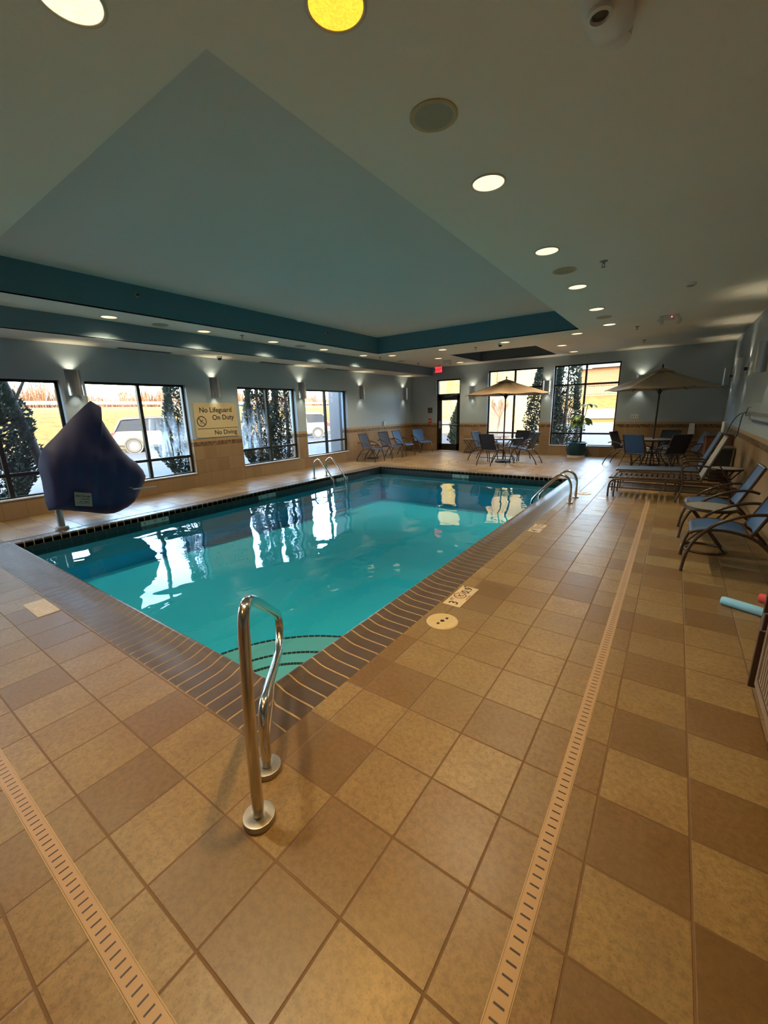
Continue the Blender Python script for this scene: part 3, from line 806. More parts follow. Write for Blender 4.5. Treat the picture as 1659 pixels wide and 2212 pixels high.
MB().lathe([(.0005,0),(.052,0),(.056,-.02),(.05,-.05),(.03,-.06),(.0005,-.06)], c=(.012,.16,-.02), n=20).build('lamp_head', M['white'], t)
# soffit vents
for k, (y0, y1, lab) in enumerate(((1.2,2.1,'first slot vent under the left soffit, at the left photo edge'),(3.75,4.75,'slot vent under the left soffit above the second window'),(7.0,8.1,'slot vent under the left soffit above the third window'),(9.4,10.4,'slot vent under the left soffit above the fourth window'))):
    t = thing('slot_vent', lab, 'air vent', (-8.62,(y0+y1)/2,HS), 0, 'slot vents under the soffit'); l = (y1-y0)/2
    MB().box((-.06,-l,-.006),(.06,l,-.0005)).build('flange', M['ventm'], t, smooth=False)
    mb = MB()
    for x in (-.035,-.012,.012,.035): mb.box((x-.006,-l+.02,-.011),(x+.006,l-.02,-.006))
    mb.build('blades', M['darkgrey'], t, smooth=False)
# exit sign hanging at the soffit end
t = thing('exit_sign', 'red lit exit sign hanging above the back door', 'exit sign', (-7.3,14.0,HC-.02))
MB().bbox((-.155,-.022,-.235),(.155,.022,-.02), .006).build('housing', M['darkgrey'], t); MB().tube([(0,0,-.03),(0,0,.02)], .02).build('canopy_stem', M['darkgrey'], t)
f = MB().box((-.145,-.026,-.225),(.145,-.0225,-.03)).build('lit_face', M['exitred'], t, smooth=False)
mb = MB(); text_mesh(mb, 'EXIT', .15, (0,-.0275,-.13), (1,0,0), (0,0,1), .001); mb.build('lettering', M['signred'], f, smooth=False)

# ------------------------------------------------------------------ wall fittings
t = thing('pool_rules_sign', 'cream sign reading No Lifeguard On Duty, No Diving on the left wall', 'sign', (XL,5.70,1.48))
SW, SH = 1.10, .775
MB().bbox((.002,-SW/2,-SH/2),(.014,SW/2,SH/2), .003).build('board', M['signcream'], t)
F = frame_pts((.0142,0,0), (0,1,0), (0,0,1)); ink = MB()
O = lambda x, z: (.0148, x, z)
text_mesh(ink, 'No Lifeguard', .158, O(0,.225), (0,1,0), (0,0,1)); text_mesh(ink, 'On Duty', .158, O(.17,.055), (0,1,0), (0,0,1))
no_dive(ink, F, -.385, -.02, .118); diver(ink, F, -.385, -.02, .085)
bar(ink, F, (-.5,-.185), (.53,-.185), .012); text_mesh(ink, 'No Diving', .145, O(.20,-.285), (0,1,0), (0,0,1))
ink.build('lettering', M['signink'], t, smooth=False)
mb = MB()
for a in (-.5,.5):
    for b in (-.35,.35): mb.sphere((.0145,a*1.04,b*1.03), .007, 8, 6)
mb.build('screws', M['darkgrey'], t)
t = thing('room_sign', 'small dark square sign left of the back door', 'sign', (-7.97,YB,1.56))
MB().bbox((-.10,-.012,-.10),(.10,-.001,.10), .003).build('plate', M['darkgrey'], t); MB().box((-.06,-.0135,-.02),(.06,-.0118,.0)).box((-.06,-.0135,-.05),(.06,-.0118,-.035)).build('lettering', M['greywhite'], t, smooth=False)
t = thing('fire_alarm_pull', 'red fire alarm pull station left of the back door', 'fire alarm', (-7.97,YB,1.16))
MB().bbox((-.06,-.05,-.085),(.06,-.001,.085), .006).build('box', M['red'], t); MB().box((-.045,-.06,-.02),(.045,-.05,.015)).build('pull_bar', M['white'], t)
t = thing('switch_plate', 'white switch plate on the back wall behind the right-hand parasol pole', 'switch', (-1.0,YB,1.235))
MB().bbox((-.10,-.008,-.06),(.10,-.001,.06), .002).build('plate', M['white'], t)
mb = MB()
for x in (-.06,0,.06): mb.box((x-.012,-.013,-.03),(x+.012,-.008,.03))
mb.build('rockers', M['greywhite'], t, smooth=False)
t = thing('paper_towel_dispenser', 'white paper towel dispenser on the tiled back wall near the dark corner', 'dispenser', (.42,YB,.88))
MB().loft([[(-.075,-.001,-.15),(.075,-.001,-.15),(.075,-.09,-.15),(-.075,-.09,-.15)],[(-.06,-.001,.15),(.06,-.001,.15),(.06,-.05,.15),(-.06,-.05,.15)]]).build('case', M['white'], t, smooth=False)
MB().box((-.04,-.095,-.155),(.04,-.03,-.148)).build('slot', M['darkgrey'], t, smooth=False)
t = thing('soap_dispenser', 'small white dispenser on the left wall above the blue chairs', 'dispenser', (XL,12.46,1.14))
MB().bbox((.001,-.04,-.09),(.07,.04,.07), .01).build('case', M['white'], t); MB().tube([(.05,0,.06),(.05,0,.10)], .014).build('pump', M['greywhite'], t)
t = thing('louvred_grille', 'white louvred grille low on the back wall behind the right-hand dining table', 'air vent', (-.32,YB,.17))
MB().box((-.29,-.02,-.16),(.29,-.001,.16)).build('backing', M['darkgrey'], t, smooth=False)
for k in range(5):
    z = -.135+k*.066; MB().loft([[(-.28,-.045,z-.012),(.28,-.045,z-.012),(.28,-.022,z+.012),(-.28,-.022,z+.012)],[(-.28,-.05,z+.014),(.28,-.05,z+.014),(.28,-.022,z+.036),(-.28,-.022,z+.036)]]).build('louvre', M['white'], t, smooth=False)

# ------------------------------------------------------------------ pool fittings
def esc(mb, x, y, R=.062, h=.026):
    mb.lathe([(.0235,h*.92),(R*.55,h*.96),(R*.9,h),(R*.97,h*.97),(R,h*.8),(R,0)], c=(x,y,0), n=32, caps=False)
def smooth_path(pts, it=2):
    P = [Vector(p) for p in pts]
    for _ in range(it):
        q = [P[0]]
        for a, b in zip(P[:-1], P[1:]): q += [a*.75+b*.25, a*.25+b*.75]
        q.append(P[-1]); P = q
    return P
b1 = Vector((-1.185,.744,0)); a = math.radians(47); u = Vector((-cos(a), sin(a), 0))
t = thing('pool_handrail', 'polished steel bent handrail bolted to the deck at the near pool corner', 'handrail', b1)
prof = [(0,0),(.008,.2),(.035,.42),(.06,.56),(.115,.80),(.14,.845),(.19,.862),(.26,.845),(.34,.805),(.88,.462),(.96,.41),(.995,.345),(.975,.275),(.90,.232),(.80,.215),(.40,.292),(.325,.30),(.275,.265),(.250,.19),(.238,0)]
MB().tube(smooth_path([u*d + Vector((0,0,z)) for d, z in prof], 2), .0235, 16).build('rail', M['steel'], t)
for d in (0, .238):
    mb = MB(); p = u*d; esc(mb, p.x, p.y, .064, .028); mb.build('base_collar', M['collar'], t)
def ladder(x, y0, y1, s, lab):
    t = thing('pool_ladder', lab, 'pool ladder', (x,(y0+y1)/2,0))
    for y in (y0, y1):
        yy = y-(y0+y1)/2
        p = [(0,0),(0,.28),(.02,.37),(.07,.44),(.15,.475),(.22,.455),(.29,.39),(.60,.04),(.635,-.06),(.64,-.9)]
        r = MB().tube(smooth_path([(s*d, yy, z) for d, z in p], 2), .021, 12).build('rail', M['steel'], t)
        mb = MB(); esc(mb, 0, yy, .05, .02); mb.build('base_collar', M['collar'], r)
    h = (y1-y0)/2
    for z in (-.28,-.54,-.8): MB().bbox((s*.64-.05,-h,z-.012),(s*.64+.05,h,z+.012), .006).build('step', M['greywhite'], t)
ladder(-7.20, 7.19, 7.63, 1, 'steel pool ladder on the far left pool edge below the windows')
ladder(-1.287, 7.245, 7.745, -1, 'steel pool ladder on the right pool edge near the loungers')
def lid(x, y, r, lab, slots=True):
    t = thing('deck_cover_lid', lab, 'access lid', (x,y,0), 0, 'round deck lids')
    MB().lathe([(.0005,.006),(r*.8,.006),(r*.86,.008),(r*.96,.006),(r,.001),(r,-.002)], n=40, caps=False).build('disc', M['offwhite'], t)
    mb = MB(); mb.lathe([(.0005,.007),(r*.13,.007),(r*.15,.005)], n=16, caps=False)
    for a in (-1, 1):
        mb.box((a*.012-.008,a*r*.42-.012,.005),(a*.012+.012,a*r*.42+.012,.0072))
    mb.build('finger_holes', M['black'], t, smooth=False)
lid(-1.288, 2.56, .122, 'round cream deck lid beside the 3 FT depth marker')
lid(-1.22, 8.2, .12, 'round deck lid behind the right-hand pool ladder')
t = thing('deck_drain_cap', 'small white disc in the wet deck between ladder and lounger', 'access lid', (-.886,7.87,0), 0, 'round deck lids')
MB().lathe([(.0005,.004),(.06,.004),(.075,.002),(.076,-.002)], n=24, caps=False).build('disc', M['white'], t)
def marker(name, lab, org, xd, up, ft, mt, mat, w=.136, h=.155, ink_m=None):
    t = thing(name, lab, 'depth marker', org)
    F = frame_pts((0,0,0), xd, up); x3 = w*1.5+.003
    mb = MB()
    for k in (-1,0,1):
        c = [(k*(w+.0015)-w/2,-h/2),(k*(w+.0015)+w/2,-h/2),(k*(w+.0015)+w/2,h/2),(k*(w+.0015)-w/2,h/2)]
        mb.loft([[F(x,y,-.004) for x,y in c],[F(x,y,.003) for x,y in c]])
    mb.build('tiles', mat, t, smooth=False)
    ink = MB(); O = lambda x, y: F(x,y,.0036)
    text_mesh(ink, ft, h*.72, O(-w*1.12,-.002), xd, up, .0008); text_mesh(ink, 'FT', h*.26, O(-w*.68,h*.27), xd, up, .0008)
    text_mesh(ink, mt, h*.66, O(w*.93,-.002), xd, up, .0008); text_mesh(ink, 'M', h*.2, O(w*1.42,h*.33), xd, up, .0008)
    ink.build('numerals', ink_m or M['signink'], t, smooth=False)
    rg = MB(); F2 = lambda x, y, z=0: F(x, y, z+.0031)
    no_dive(rg, F2, 0, .012, h*.36, .0007); text_mesh(rg, 'NO DIVING', h*.12, O(0,-h*.42), xd, up, .0008); rg.build('no_diving_symbol', ink_m or M['signred'], t, smooth=False)
    dv = MB(); F3 = lambda x, y, z=0: F(x, y, z+.0036); diver(dv, F3, 0, .012, h*.3, .0006); dv.build('diver_figure', ink_m or M['signink'], t, smooth=False)
marker('depth_marker', 'cream 3 FT no diving depth marker in the deck beside a round lid', (-1.347,3.04,0), (0,1,0), (-1,0,0), '3', '0.9', M['markwhite'])
marker('depth_marker', 'cream 4 FT no diving depth marker in the deck along the right pool edge', (-1.347,5.48,0), (0,1,0), (-1,0,0), '4', '1.2', M['markwhite'])
marker('depth_marker', 'pale glare-washed depth marker in the near left deck beside the coping', (-4.335,.905,0), (1,0,0), (0,1,0), '3', '0.9', M['offwhite'], ink_m=M['markwhite'])  # numerals in pale tile colour, the glare painted into the ink
for y, ft, mt, lab in ((3.12,'3','0.9','teal 3 FT depth marker in the far pool wall near the lift'),(5.45,'4','1.2','teal 4 FT depth marker in the far pool wall below the lifeguard sign'),(7.88,'5','1.5','teal 5 FT depth marker in the pool wall under the left ladder')):
    marker('depth_marker', lab, (PX0+.004,y,-.098), (0,1,0), (0,0,1), ft, mt, M['markblue'], .15, .078)
marker('depth_marker', 'teal 5 FT depth marker in the back pool wall before the parasol table', (-4.35,PY1-.004,-.098), (1,0,0), (0,0,1), '5', '1.5', M['markblue'], .15, .078)
# trench drains
def drain(lab, loc, rz, ln):
    t = thing('trench_drain', lab, 'floor drain', loc, rz)
    o = MB().box((-.0265,-ln/2,-.01),(.0265,ln/2,.0025)).build('grate', M['drain'], t, smooth=False)
    mb = MB(); mb.box((-.031,-ln/2,-.01),(-.0275,ln/2,.0015)); mb.box((.0275,-ln/2,-.01),(.031,ln/2,.0015)); mb.build('edging', M['copgrout'], t, smooth=False)
drain('long beige slotted drain running along the right-hand deck', (-.203,5.6,0), 0, 10.8)
drain('long beige slotted drain crossing the near left deck', (-4.6,.220,0), PI/2, 8.2)

# covered pool lift
t = thing('pool_lift', 'pool lift hidden under a navy fabric cover on the left deck', 'pool lift', (-7.29,1.976,0))
MB().tube([(0,0,0),(0,0,.95)], .045, 16).build('mast', M['steel_b'], t)
MB().lathe([(.046,.05),(.075,.045),(.085,.02),(.085,0)], n=24, caps=False).build('base_collar', M['greywhite'], t)
MB().tube([(.29,.95,.47),(.29,1.30,.45)], .011).tube([(.0,0,.62),(0,.9,.55),(.29,.95,.47)], .011).build('footrest_bar', M['steel_b'], t)
#  outline of the draped cover as (y, z) from the mast foot
OUT = [(.686,1.853),(.755,1.80),(.817,1.751),(.80,1.68),(.783,1.60),(.83,1.47),(.877,1.352),(.95,1.19),(1.023,1.038),(1.10,.94),(1.183,.859),(1.267,.714),(1.296,.605),(1.25,.50),(1.188,.41),(1.12,.30),(1.036,.204),(.929,.142),(.80,.10),(.715,.084),(.60,.10),(.494,.133),(.37,.18),(.259,.214),(.15,.25),(.052,.278),(-.04,.30),(-.113,.309),(-.129,.418),(-.121,.58),(-.113,.738),(-.118,.932),(-.086,1.067),(-.022,1.19),(.06,1.27),(.142,1.343),(.24,1.44),(.341,1.543),(.43,1.63),(.526,1.715),(.61,1.79)]
fine = []
for k in range(len(OUT)):
    a, b = OUT[k], OUT[(k+1) % len(OUT)]
    for q in range(3): fine.append((a[0]+(b[0]-a[0])*q/3, a[1]+(b[1]-a[1])*q/3))
hub = (.52,.72); SS = [1,.995,.98,.95,.9,.83,.75,.66,.56,.46,.36,.26,.16,.07,.01]
def fold(y, z):
    f = .022*sin(13*y+6*(z-.9)) + .014*sin(27*y-7*z+1) + .011*sin(11*z+6*y) - .03*abs(sin(7*(y-.75)-1.2*(1.8-z)))
    f *= min(1, max(.15, (1.7-z)))
    f += .055*math.exp(-((y+.07-.10*(1.2-z))/.05)**2)*min(1, max(0, (1.15-z)*3))
    f -= .030*math.exp(-((y-.09-.22*(1.1-z))/.05)**2)*min(1, max(0, (1.15-z)*2))
    return f
rows = []
for sgn in (1, -1):
    for s in (SS if sgn < 0 else SS[::-1]):
        r = []
        for y, z in fine:
            yy, zz = hub[0]+(y-hub[0])*s, hub[1]+(z-hub[1])*s
            hd = .055 + .17*min(1, max(0, (1.86-zz)/.9))
            x = hd*(1-s**7) + (fold(yy, zz)*(1-s**6) if s < 1 else 0)
            r.append((sgn*x, yy, zz))
        if not (sgn < 0 and s == 1): rows.append(r)
mb = MB(); mb.loft(rows, True, True)
cov = mb.build('fabric_cover', M['navycover'], t, ang=75)
mb = MB(); P_ = []
lb = MB()
lrows = []
for z, dx_ in ((.36,.0),(.56,.0)):
    lrows.append([(.262, .14+.21*(q+1)/2+(.02 if z > .5 else 0), z-.035*(q+1)/2*1.6) for q in (-1,-.5,0,.5,1)])
lb.sheet(lrows, .004); lab_ = lb.build('sewn_label', M['greywhite'], t)
mb = MB(); xd = Vector((0,.21,-.056)).normalized(); up = Vector((0,.1,1)).normalized()
text_mesh(mb, 'SPECTRUM', .038, (.2665,.25,.478), xd, up, .001); FL = frame_pts((.2660,.25,.43), xd, up); bar(mb, FL, (-.02,.008), (.085,.008), .010); bar(mb, FL, (-.04,-.030), (-.012,-.030), .010); bar(mb, FL, (.012,-.030), (.07,-.030), .010)
bar(mb, FL, (-.085,-.052), (.085,-.052), .005)
mb.build('lettering', M['signink'], lab_, smooth=False)

# ------------------------------------------------------------------ furniture
TB, TR = .0145, .013
ARM = [(0,0),(.008,.1),(.023,.203),(.07,.33),(.125,.405),(.19,.485),(.27,.537),(.365,.59),(.46,.618),(.54,.628),(.62,.618),(.66,.603)]
SEAT = [(.03,.378),(.05,.402),(.1,.416),(.185,.433),(.3,.437),(.42,.415),(.5,.385),(.585,.315),(.66,.22),(.73,.11),(.775,0)]
def make_chair(sl):
    t = thing('patio_chair', 'x', 'chair', (0,0,0)); f = lambda d: .39-d
    wa, ws = .262, .225
    for s in (-1, 1):
        MB().tube(smooth_path([(f(d), s*(wa+(.012 if z < .05 else 0)), z) for d, z in ARM], 1), TB, 8).build('arm_leg', M['bronze'], t)
        MB().tube(smooth_path([(f(d), s*ws, z) for d, z in SEAT], 1), TB, 8).build('seat_rail', M['bronze'], t)
        MB().tube([(f(.455),s*ws,.39),(f(.50),s*ws,.47),(f(.60),s*ws,.70),(f(.675),s*ws,.885)], TB, 8).tube([(f(.575),s*ws,.645),(f(.615),s*wa,.618)], .009, 6).build('back_post', M['bronze'], t)
    MB().tube([(f(.67),-ws,.878),(f(.67),ws,.878)], .011, 8).tube([(f(.05),-ws,.40),(f(.05),ws,.40)], .011, 8).tube([(f(.46),-ws,.40),(f(.46),ws,.40)], .010, 8).tube([(f(.655),-ws,.225),(f(.655),ws,.225)], .009, 8).tube([(f(.11),-wa,.385),(f(.11),-ws,.412)], .009, 6).tube([(f(.11),wa,.385),(f(.11),ws,.412)], .009, 6).build('cross_bars', M['bronze'], t)
    rows = []
    for d, z in ((.028,.385),(.04,.407),(.1,.424),(.185,.440),(.3,.444),(.4,.427),(.45,.408)):
        rows.append([(f(d), q*ws*.99, z-.022*(1-q*q)*(0 if d < .05 else 1)) for q in (-1,-.6,-.2,.2,.6,1)])
    MB().sheet(rows, .006).build('seat_sling', sl, t)
    rows = []
    for k in range(7):
        s = k/6; d = .475+.195*s+.01*sin(PI*s); z = .43+.455*s
        rows.append([(f(d+.020*(1-q*q)), q*ws*.98, z) for q in (-1,-.6,-.2,.2,.6,1)])
    MB().sheet(rows, .006).build('back_sling', sl, t)
    return t
ch = make_chair(M['blue'])
def put(o, R, th, lab, group, first=False, rear=False, front=False):
    th = math.radians(th); d = Vector((cos(th), sin(th), 0)); c = Vector((R[0],R[1],0))
    c = c + d*.39 if rear else c - d*.39
    if first: o.location = c; o.rotation_euler = (0,0,th); o['label'] = lab; o['group'] = group; return o
    return dup(o, c, th, lab, group)
G1 = 'blue sling chairs'
chn0 = make_chair(M['navy'])
put(ch, (.222,4.955), 180, 'blue sling chair cut by the right photo edge, nearest to the camera', G1, first=True)
put(ch, (.205,6.185), 180, 'blue sling chair by the right wall behind the small round side table', G1)
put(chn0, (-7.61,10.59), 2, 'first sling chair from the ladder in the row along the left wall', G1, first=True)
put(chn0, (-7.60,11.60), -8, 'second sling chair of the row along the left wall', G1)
put(ch, (-7.565,12.42), -4, 'third sling chair of the left wall row, bright blue beside the second', G1)
put(ch, (-7.585,13.59), -28, 'blue sling chair angled in the far left corner left of the back door', G1)
chn = chn0
T1, T2 = Vector((-4.1,12.1,0)), Vector((-.40,12.55,0))
def around(T, R, proto, lab, group, first=False):
    th = math.degrees(math.atan2(T.y-R[1], T.x-R[0])); put(proto, R, th, lab, group, first, rear=True)
G2 = 'sling chairs round the glass table'
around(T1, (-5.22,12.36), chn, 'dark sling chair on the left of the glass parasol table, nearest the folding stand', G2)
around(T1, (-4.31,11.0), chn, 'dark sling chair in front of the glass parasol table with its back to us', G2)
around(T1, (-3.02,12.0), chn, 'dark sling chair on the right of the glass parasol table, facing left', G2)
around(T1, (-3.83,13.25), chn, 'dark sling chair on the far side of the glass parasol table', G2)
G3 = 'blue sling chairs round the second table'
around(T2, (-1.44,12.88), chn, 'shaded blue sling chair left of the right-hand parasol table beside the window', G3)
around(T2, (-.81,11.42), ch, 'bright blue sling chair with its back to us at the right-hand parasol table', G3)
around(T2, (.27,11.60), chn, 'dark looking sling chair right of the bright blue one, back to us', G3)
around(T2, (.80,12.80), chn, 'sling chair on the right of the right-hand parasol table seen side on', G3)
around(T2, (.0,13.75), chn, 'shaded blue sling chair on the far side of the right-hand parasol table', G3)

def side_table(x, y, rz, lab, first=None, h=.5):
    if first: return dup(first, (x,y,0), rz, lab)
    t = thing('side_table', lab, 'table', (x,y,0), rz, 'small round folding side tables')
    MB().lathe([(.0005,h),(.222,h),(.222,h-.008),(.0005,h-.008)], n=40).build('tabletop', M['greywhite'], t)
    MB().lathe([(.222,h+.003),(.238,h),(.238,h-.028),(.222,h-.03),(.222,h+.003)], n=40, caps=False).build('rim', M['bronze'], t)
    MB().ring((0,0,.016), .20, .012, 40, 8).build('base_ring', M['bronze'], t)
    for s in (-1, 1):
        for w in (-.10, .10):
            MB().tube([(s*.17,w,.02),(-s*.17,w+.02*s,h-.03)], .010, 8).build('cross_leg', M['bronze'], t)
    return t
st = side_table(.43, 5.53, 0, 'small round side table between the two blue chairs on the right')
side_table(-8.33, 11.18, .3, 'small side table tucked between the first two chairs at the left wall', st)
side_table(-6.13, 14.2, 0, 'small folding side table by the back wall right of the door', st)
side_table(.815, 8.95, .2, 'small round side table behind the brown lounger near the right wall', st)

def lounger(name, x, y, lab, seatm, backm, strap):
    t = thing(name, lab, 'sun lounger', (x,y,0), 0, 'sun loungers'); w = .305
    zf = lambda X: .335+.035*(X+.835)/1.3
    for s in (-1, 1):
        MB().tube(smooth_path([(-.83,s*w,0),(-.832,s*w,.20),(-.80,s*w,.285),(-.73,s*w,.318),(-.6,s*w,.318),(.3,s*w,.318),(.88,s*w,.30),(.93,s*w,.26)], 1), .015, 8).build('leg_rail', M['bronze'], t)
        MB().tube(smooth_path([(.154,s*(w+.02),0),(.205,s*(w+.02),.13),(.235,s*(w+.02),.29),(.215,s*(w+.02),.44),(.19,s*(w+.02),.55),(.215,s*(w+.02),.60),(.30,s*(w+.02),.62),(.42,s*(w+.02),.618),(.53,s*(w+.02),.605)], 1), .015, 8).build('arm', M['bronze'], t)
        MB().tube([(-.825,s*w,.175),(.90,s*w,.172)], .011, 8).tube([(.0,s*w,.172),(.0,s*w,.32)], .012, 8).tube([(-.74,s*w*.97,0),(-.74,s*w*.97,.31)], .012, 8).tube([(.86,s*w,.31),(.92,s*w,0)], .014, 8).build('lower_rail', M['bronze'], t)
        MB().tube([(-.835,s*(w-.03),zf(-.835)),(.468,s*(w-.03),zf(.468))], .014, 8).build('bed_rail', M['bronze'], t)
        MB().tube([(.468,s*(w-.03),.372),(.712,s*(w-.03),1.06)], .014, 8).build('back_post', M['bronze'], t)
    MB().tube([(-.835,-w+.03,.335),(-.835,w-.03,.335)], .012, 8).tube([(.712,-w+.03,1.06),(.712,w-.03,1.06)], .012, 8).tube([(-.826,-w,.175),(-.826,w,.175)], .010, 8).tube([(.0,-w,.25),(.0,w,.25)], .01, 8).tube([(.468,-w,.355),(.468,w,.355)], .011, 8).tube([(.60,-.2,.74),(.86,-.2,.31)], .009, 8).tube([(.60,.2,.74),(.86,.2,.31)], .009, 8).build('cross_bars', M['bronze'], t)
    if strap:
        for k in range(16):
            X = -.80+k*.079; rows = [[(X+p, q*(w-.018), zf(X)+.017-.012*(1-q*q)) for q in (-1,-.8,-.4,0,.4,.8,1)] for p in (-.026,.026)]
            MB().sheet(rows, .005).build('strap', seatm, t)
        rows = [[(.468+.244*q2-.012+.012*(1-q*q), q*(w-.022), .40+.66*q2) for q in (-1,-.6,-.2,.2,.6,1)] for q2 in [k/6 for k in range(7)]]
        MB().sheet(rows, .006).build('back_sling', backm, t)
    else:
        rows = [[(X, q*(w-.022), zf(X)+.016-.018*(1-q*q)) for q in (-1,-.6,-.2,.2,.6,1)] for X in [-.83+1.28*k/8 for k in range(9)]]
        MB().sheet(rows, .006).build('seat_sling', seatm, t)
        rows = [[(.468+.244*s-.012+.015*(1-q*q), q*(w-.022), .40+.66*s) for q in (-1,-.6,-.2,.2,.6,1)] for s in [k/6 for k in range(7)]]
        MB().sheet(rows, .006).build('back_sling', backm, t)
    return t
lounger('sun_lounger', 0, 8.44, 'brown strap sun lounger with raised back, nearer of the two', M['strap'], M['strapback'], True)
lounger('sun_lounger', .0, 9.50, 'blue sling sun lounger with raised back behind the brown one', M['navy'], M['blue'], False)

def dining_table(T, lab, top):
    t = thing('dining_table', lab, 'table', T); h = .72; R = .53
    MB().lathe([(.0005,h),(R-.02,h),(R-.02,h-.008),(.0005,h-.008)], n=48).build('tabletop', top, t)
    MB().lathe([(R-.022,h+.004),(R,h),(R,h-.03),(R-.02,h-.035),(R-.022,h+.004)], n=48, caps=False).build('rim', M['pole'], t)
    for k in range(4):
        a = PI/4+PI/2*k+.3
        c, s = cos(a), sin(a); n = Vector((-s,c,0))*.018
        MB().tube(smooth_path([Vector((c*.46,s*.46,0)),Vector((c*.40,s*.40,.10)),Vector((c*.20,s*.20,.36)),Vector((c*.30,s*.30,.60)),Vector((c*.44,s*.44,h-.03))],1), .015, 8).build('leg', M['pole'], t)
    MB().ring((0,0,.12), .385, .010, 40, 8).ring((0,0,.36), .20, .008, 32, 8).build('brace_rings', M['pole'], t)
dining_table(T1, 'round glass-topped dining table under the left-hand tan parasol', M['tabletop_glass'])
dining_table(T2, 'round dining table under the right-hand beige parasol', M['greywhite'])
def parasol(T, lab, mat, R, ze, zt, nb, rot, spoke):
    t = thing('parasol', lab, 'parasol', T)
    MB().tube([(0,0,.02),(0,0,zt+.02)], .021, 14).build('pole', M['pole'], t)
    MB().lathe([(.0005,.10),(.03,.10),(.04,.07),(.20,.06),(.235,.03),(.235,0),(.0005,0)], n=36).build('base', M['pole'], t)
    MB().lathe([(.0005,zt+.10),(.010,zt+.095),(.024,zt+.07),(.018,zt+.045),(.012,zt+.03),(.022,zt+.02),(.026,zt),(.0005,zt)], n=16).build('finial', M['pole'], t)
    rows = []
    seg = 6
    for j in range(11):
        s = j/10; row = []
        for k in range(nb*seg+1):
            a = rot + 2*PI*k/(nb*seg); ph = (k % seg)/seg
            cr = cos(PI/nb)/cos(((a-rot) % (2*PI/nb)) - PI/nb)   # straight hem between ribs
            r = (.02+(R-.02)*s)*(1+(cr-1)*s)
            sag = .045*s*(1-s)*4*(.5-.5*cos(2*PI*ph)) + .02*s*(.5-.5*cos(2*PI*ph))
            z = zt - (zt-ze)*(s**.93) - sag
            row.append((r*cos(a), r*sin(a), z))
        rows.append(row)
    MB().sheet(rows, .004).build('canopy', mat, t, ang=25)
    rows = []
    for j in range(4):
        s = j/3; row = []
        for k in range(nb*seg+1):
            a = rot + 2*PI*k/(nb*seg); cr = cos(PI/nb)/cos(((a-rot) % (2*PI/nb)) - PI/nb)
            r = (.02+.26*s)*(1+(cr-1)*s); row.append((r*cos(a), r*sin(a), zt+.012-(zt-ze)*(.26*s/R)**.95+.015*s))
        rows.append(row)
    MB().sheet(rows, .004).build('vent_cap', mat, t, ang=25)
    hb = ze-.06
    MB().lathe([(.022,hb+.05),(.045,hb+.04),(.045,hb-.02),(.03,hb-.06),(.022,hb-.07)], n=18, caps=False).build('hub', M['pole'], t)
    for k in range(nb):
        a = rot + 2*PI*k/nb; P = lambda r, z: (r*cos(a), r*sin(a), z)
        rb = MB().tube([P(.03,zt-.03),P(R*.5,zt-(zt-ze)*.52-.018),P(R*.985,ze-.012)], .008, 6).build('rib', M['pole'], t)
        MB().tube([P(.04,hb),P(R*.46,zt-(zt-ze)*.49-.02)], .007, 6).build('strut', M['pole'], rb)
parasol(T1+Vector((-.02,0,0)), 'tan parasol over the glass table by the left back window', M['canvas'], 1.22, 1.965, 2.37, 8, .16, 1)
parasol(T2+Vector((.01,0,0)), 'beige parasol with dark finial over the right-hand table', M['canvas2'], 1.24, 1.95, 2.43, 6, .05, 1)

# potted plant
px_, py_ = -2.45, 14.12
t = thing('potted_plant', 'broad-leaved plant in a teal glazed pot before the back window', 'plant', (px_,py_,0))
MB().lathe([(.0005,.05),(.24,.05),(.27,.10),(.305,.25),(.30,.40),(.285,.43),(.30,.455),(.31,.47),(.285,.475),(.27,.44),(.27,.42),(.0005,.42)], n=48).build('pot', M['potteal'], t)
MB().lathe([(.25,.0),(.255,.09),(.245,.10)], n=64, caps=False).build('base_band', M['white'], t)
MB().lathe([(.0005,.43),(.27,.425)], n=32, caps=False).build('soil', M['soil'], t)
def leaf(parent, base, d, ln, w, droop):
    b = Vector(base); d = Vector(d).normalized(); sd = d.cross(Vector((0,0,1))); sd = sd.normalized() if sd.length > 1e-3 else Vector((1,0,0))
    rows = []; p = b.copy(); dd = d.copy()
    for k in range(9):
        s = k/8; wd = w*sin(PI*min(1,s*.92+.06))**.8
        nrm = sd.cross(dd)
        rows.append([p + sd*wd*q + nrm*(-.25*wd*(1-abs(q))) for q in (-1,-.5,0,.5,1)])
        p = p + dd*ln/8; dd = (dd + Vector((0,0,-droop/8))).normalized()
    MB().sheet(rows, .002).build('leaf', M['leaf'], parent, ang=70)
stems = [([(0,.0,.42),(.02,.0,.7),(.10,.0,1.0),(.16,-.02,1.25),(.20,0,1.5),(.21,0,1.62)], [(.21,0,1.62),(.16,-.02,1.22)]),([(.02,.02,.42),(-.02,0,.75),(-.03,0,1.05),(0,0,1.30)], [(0,0,1.30),(-.02,0,1.08)])]
rnd = random.Random(3)
for pts, tops in stems:
    s_ = MB().tube(smooth_path(pts,2), .010, 8).build('stem', M['stem'], t)
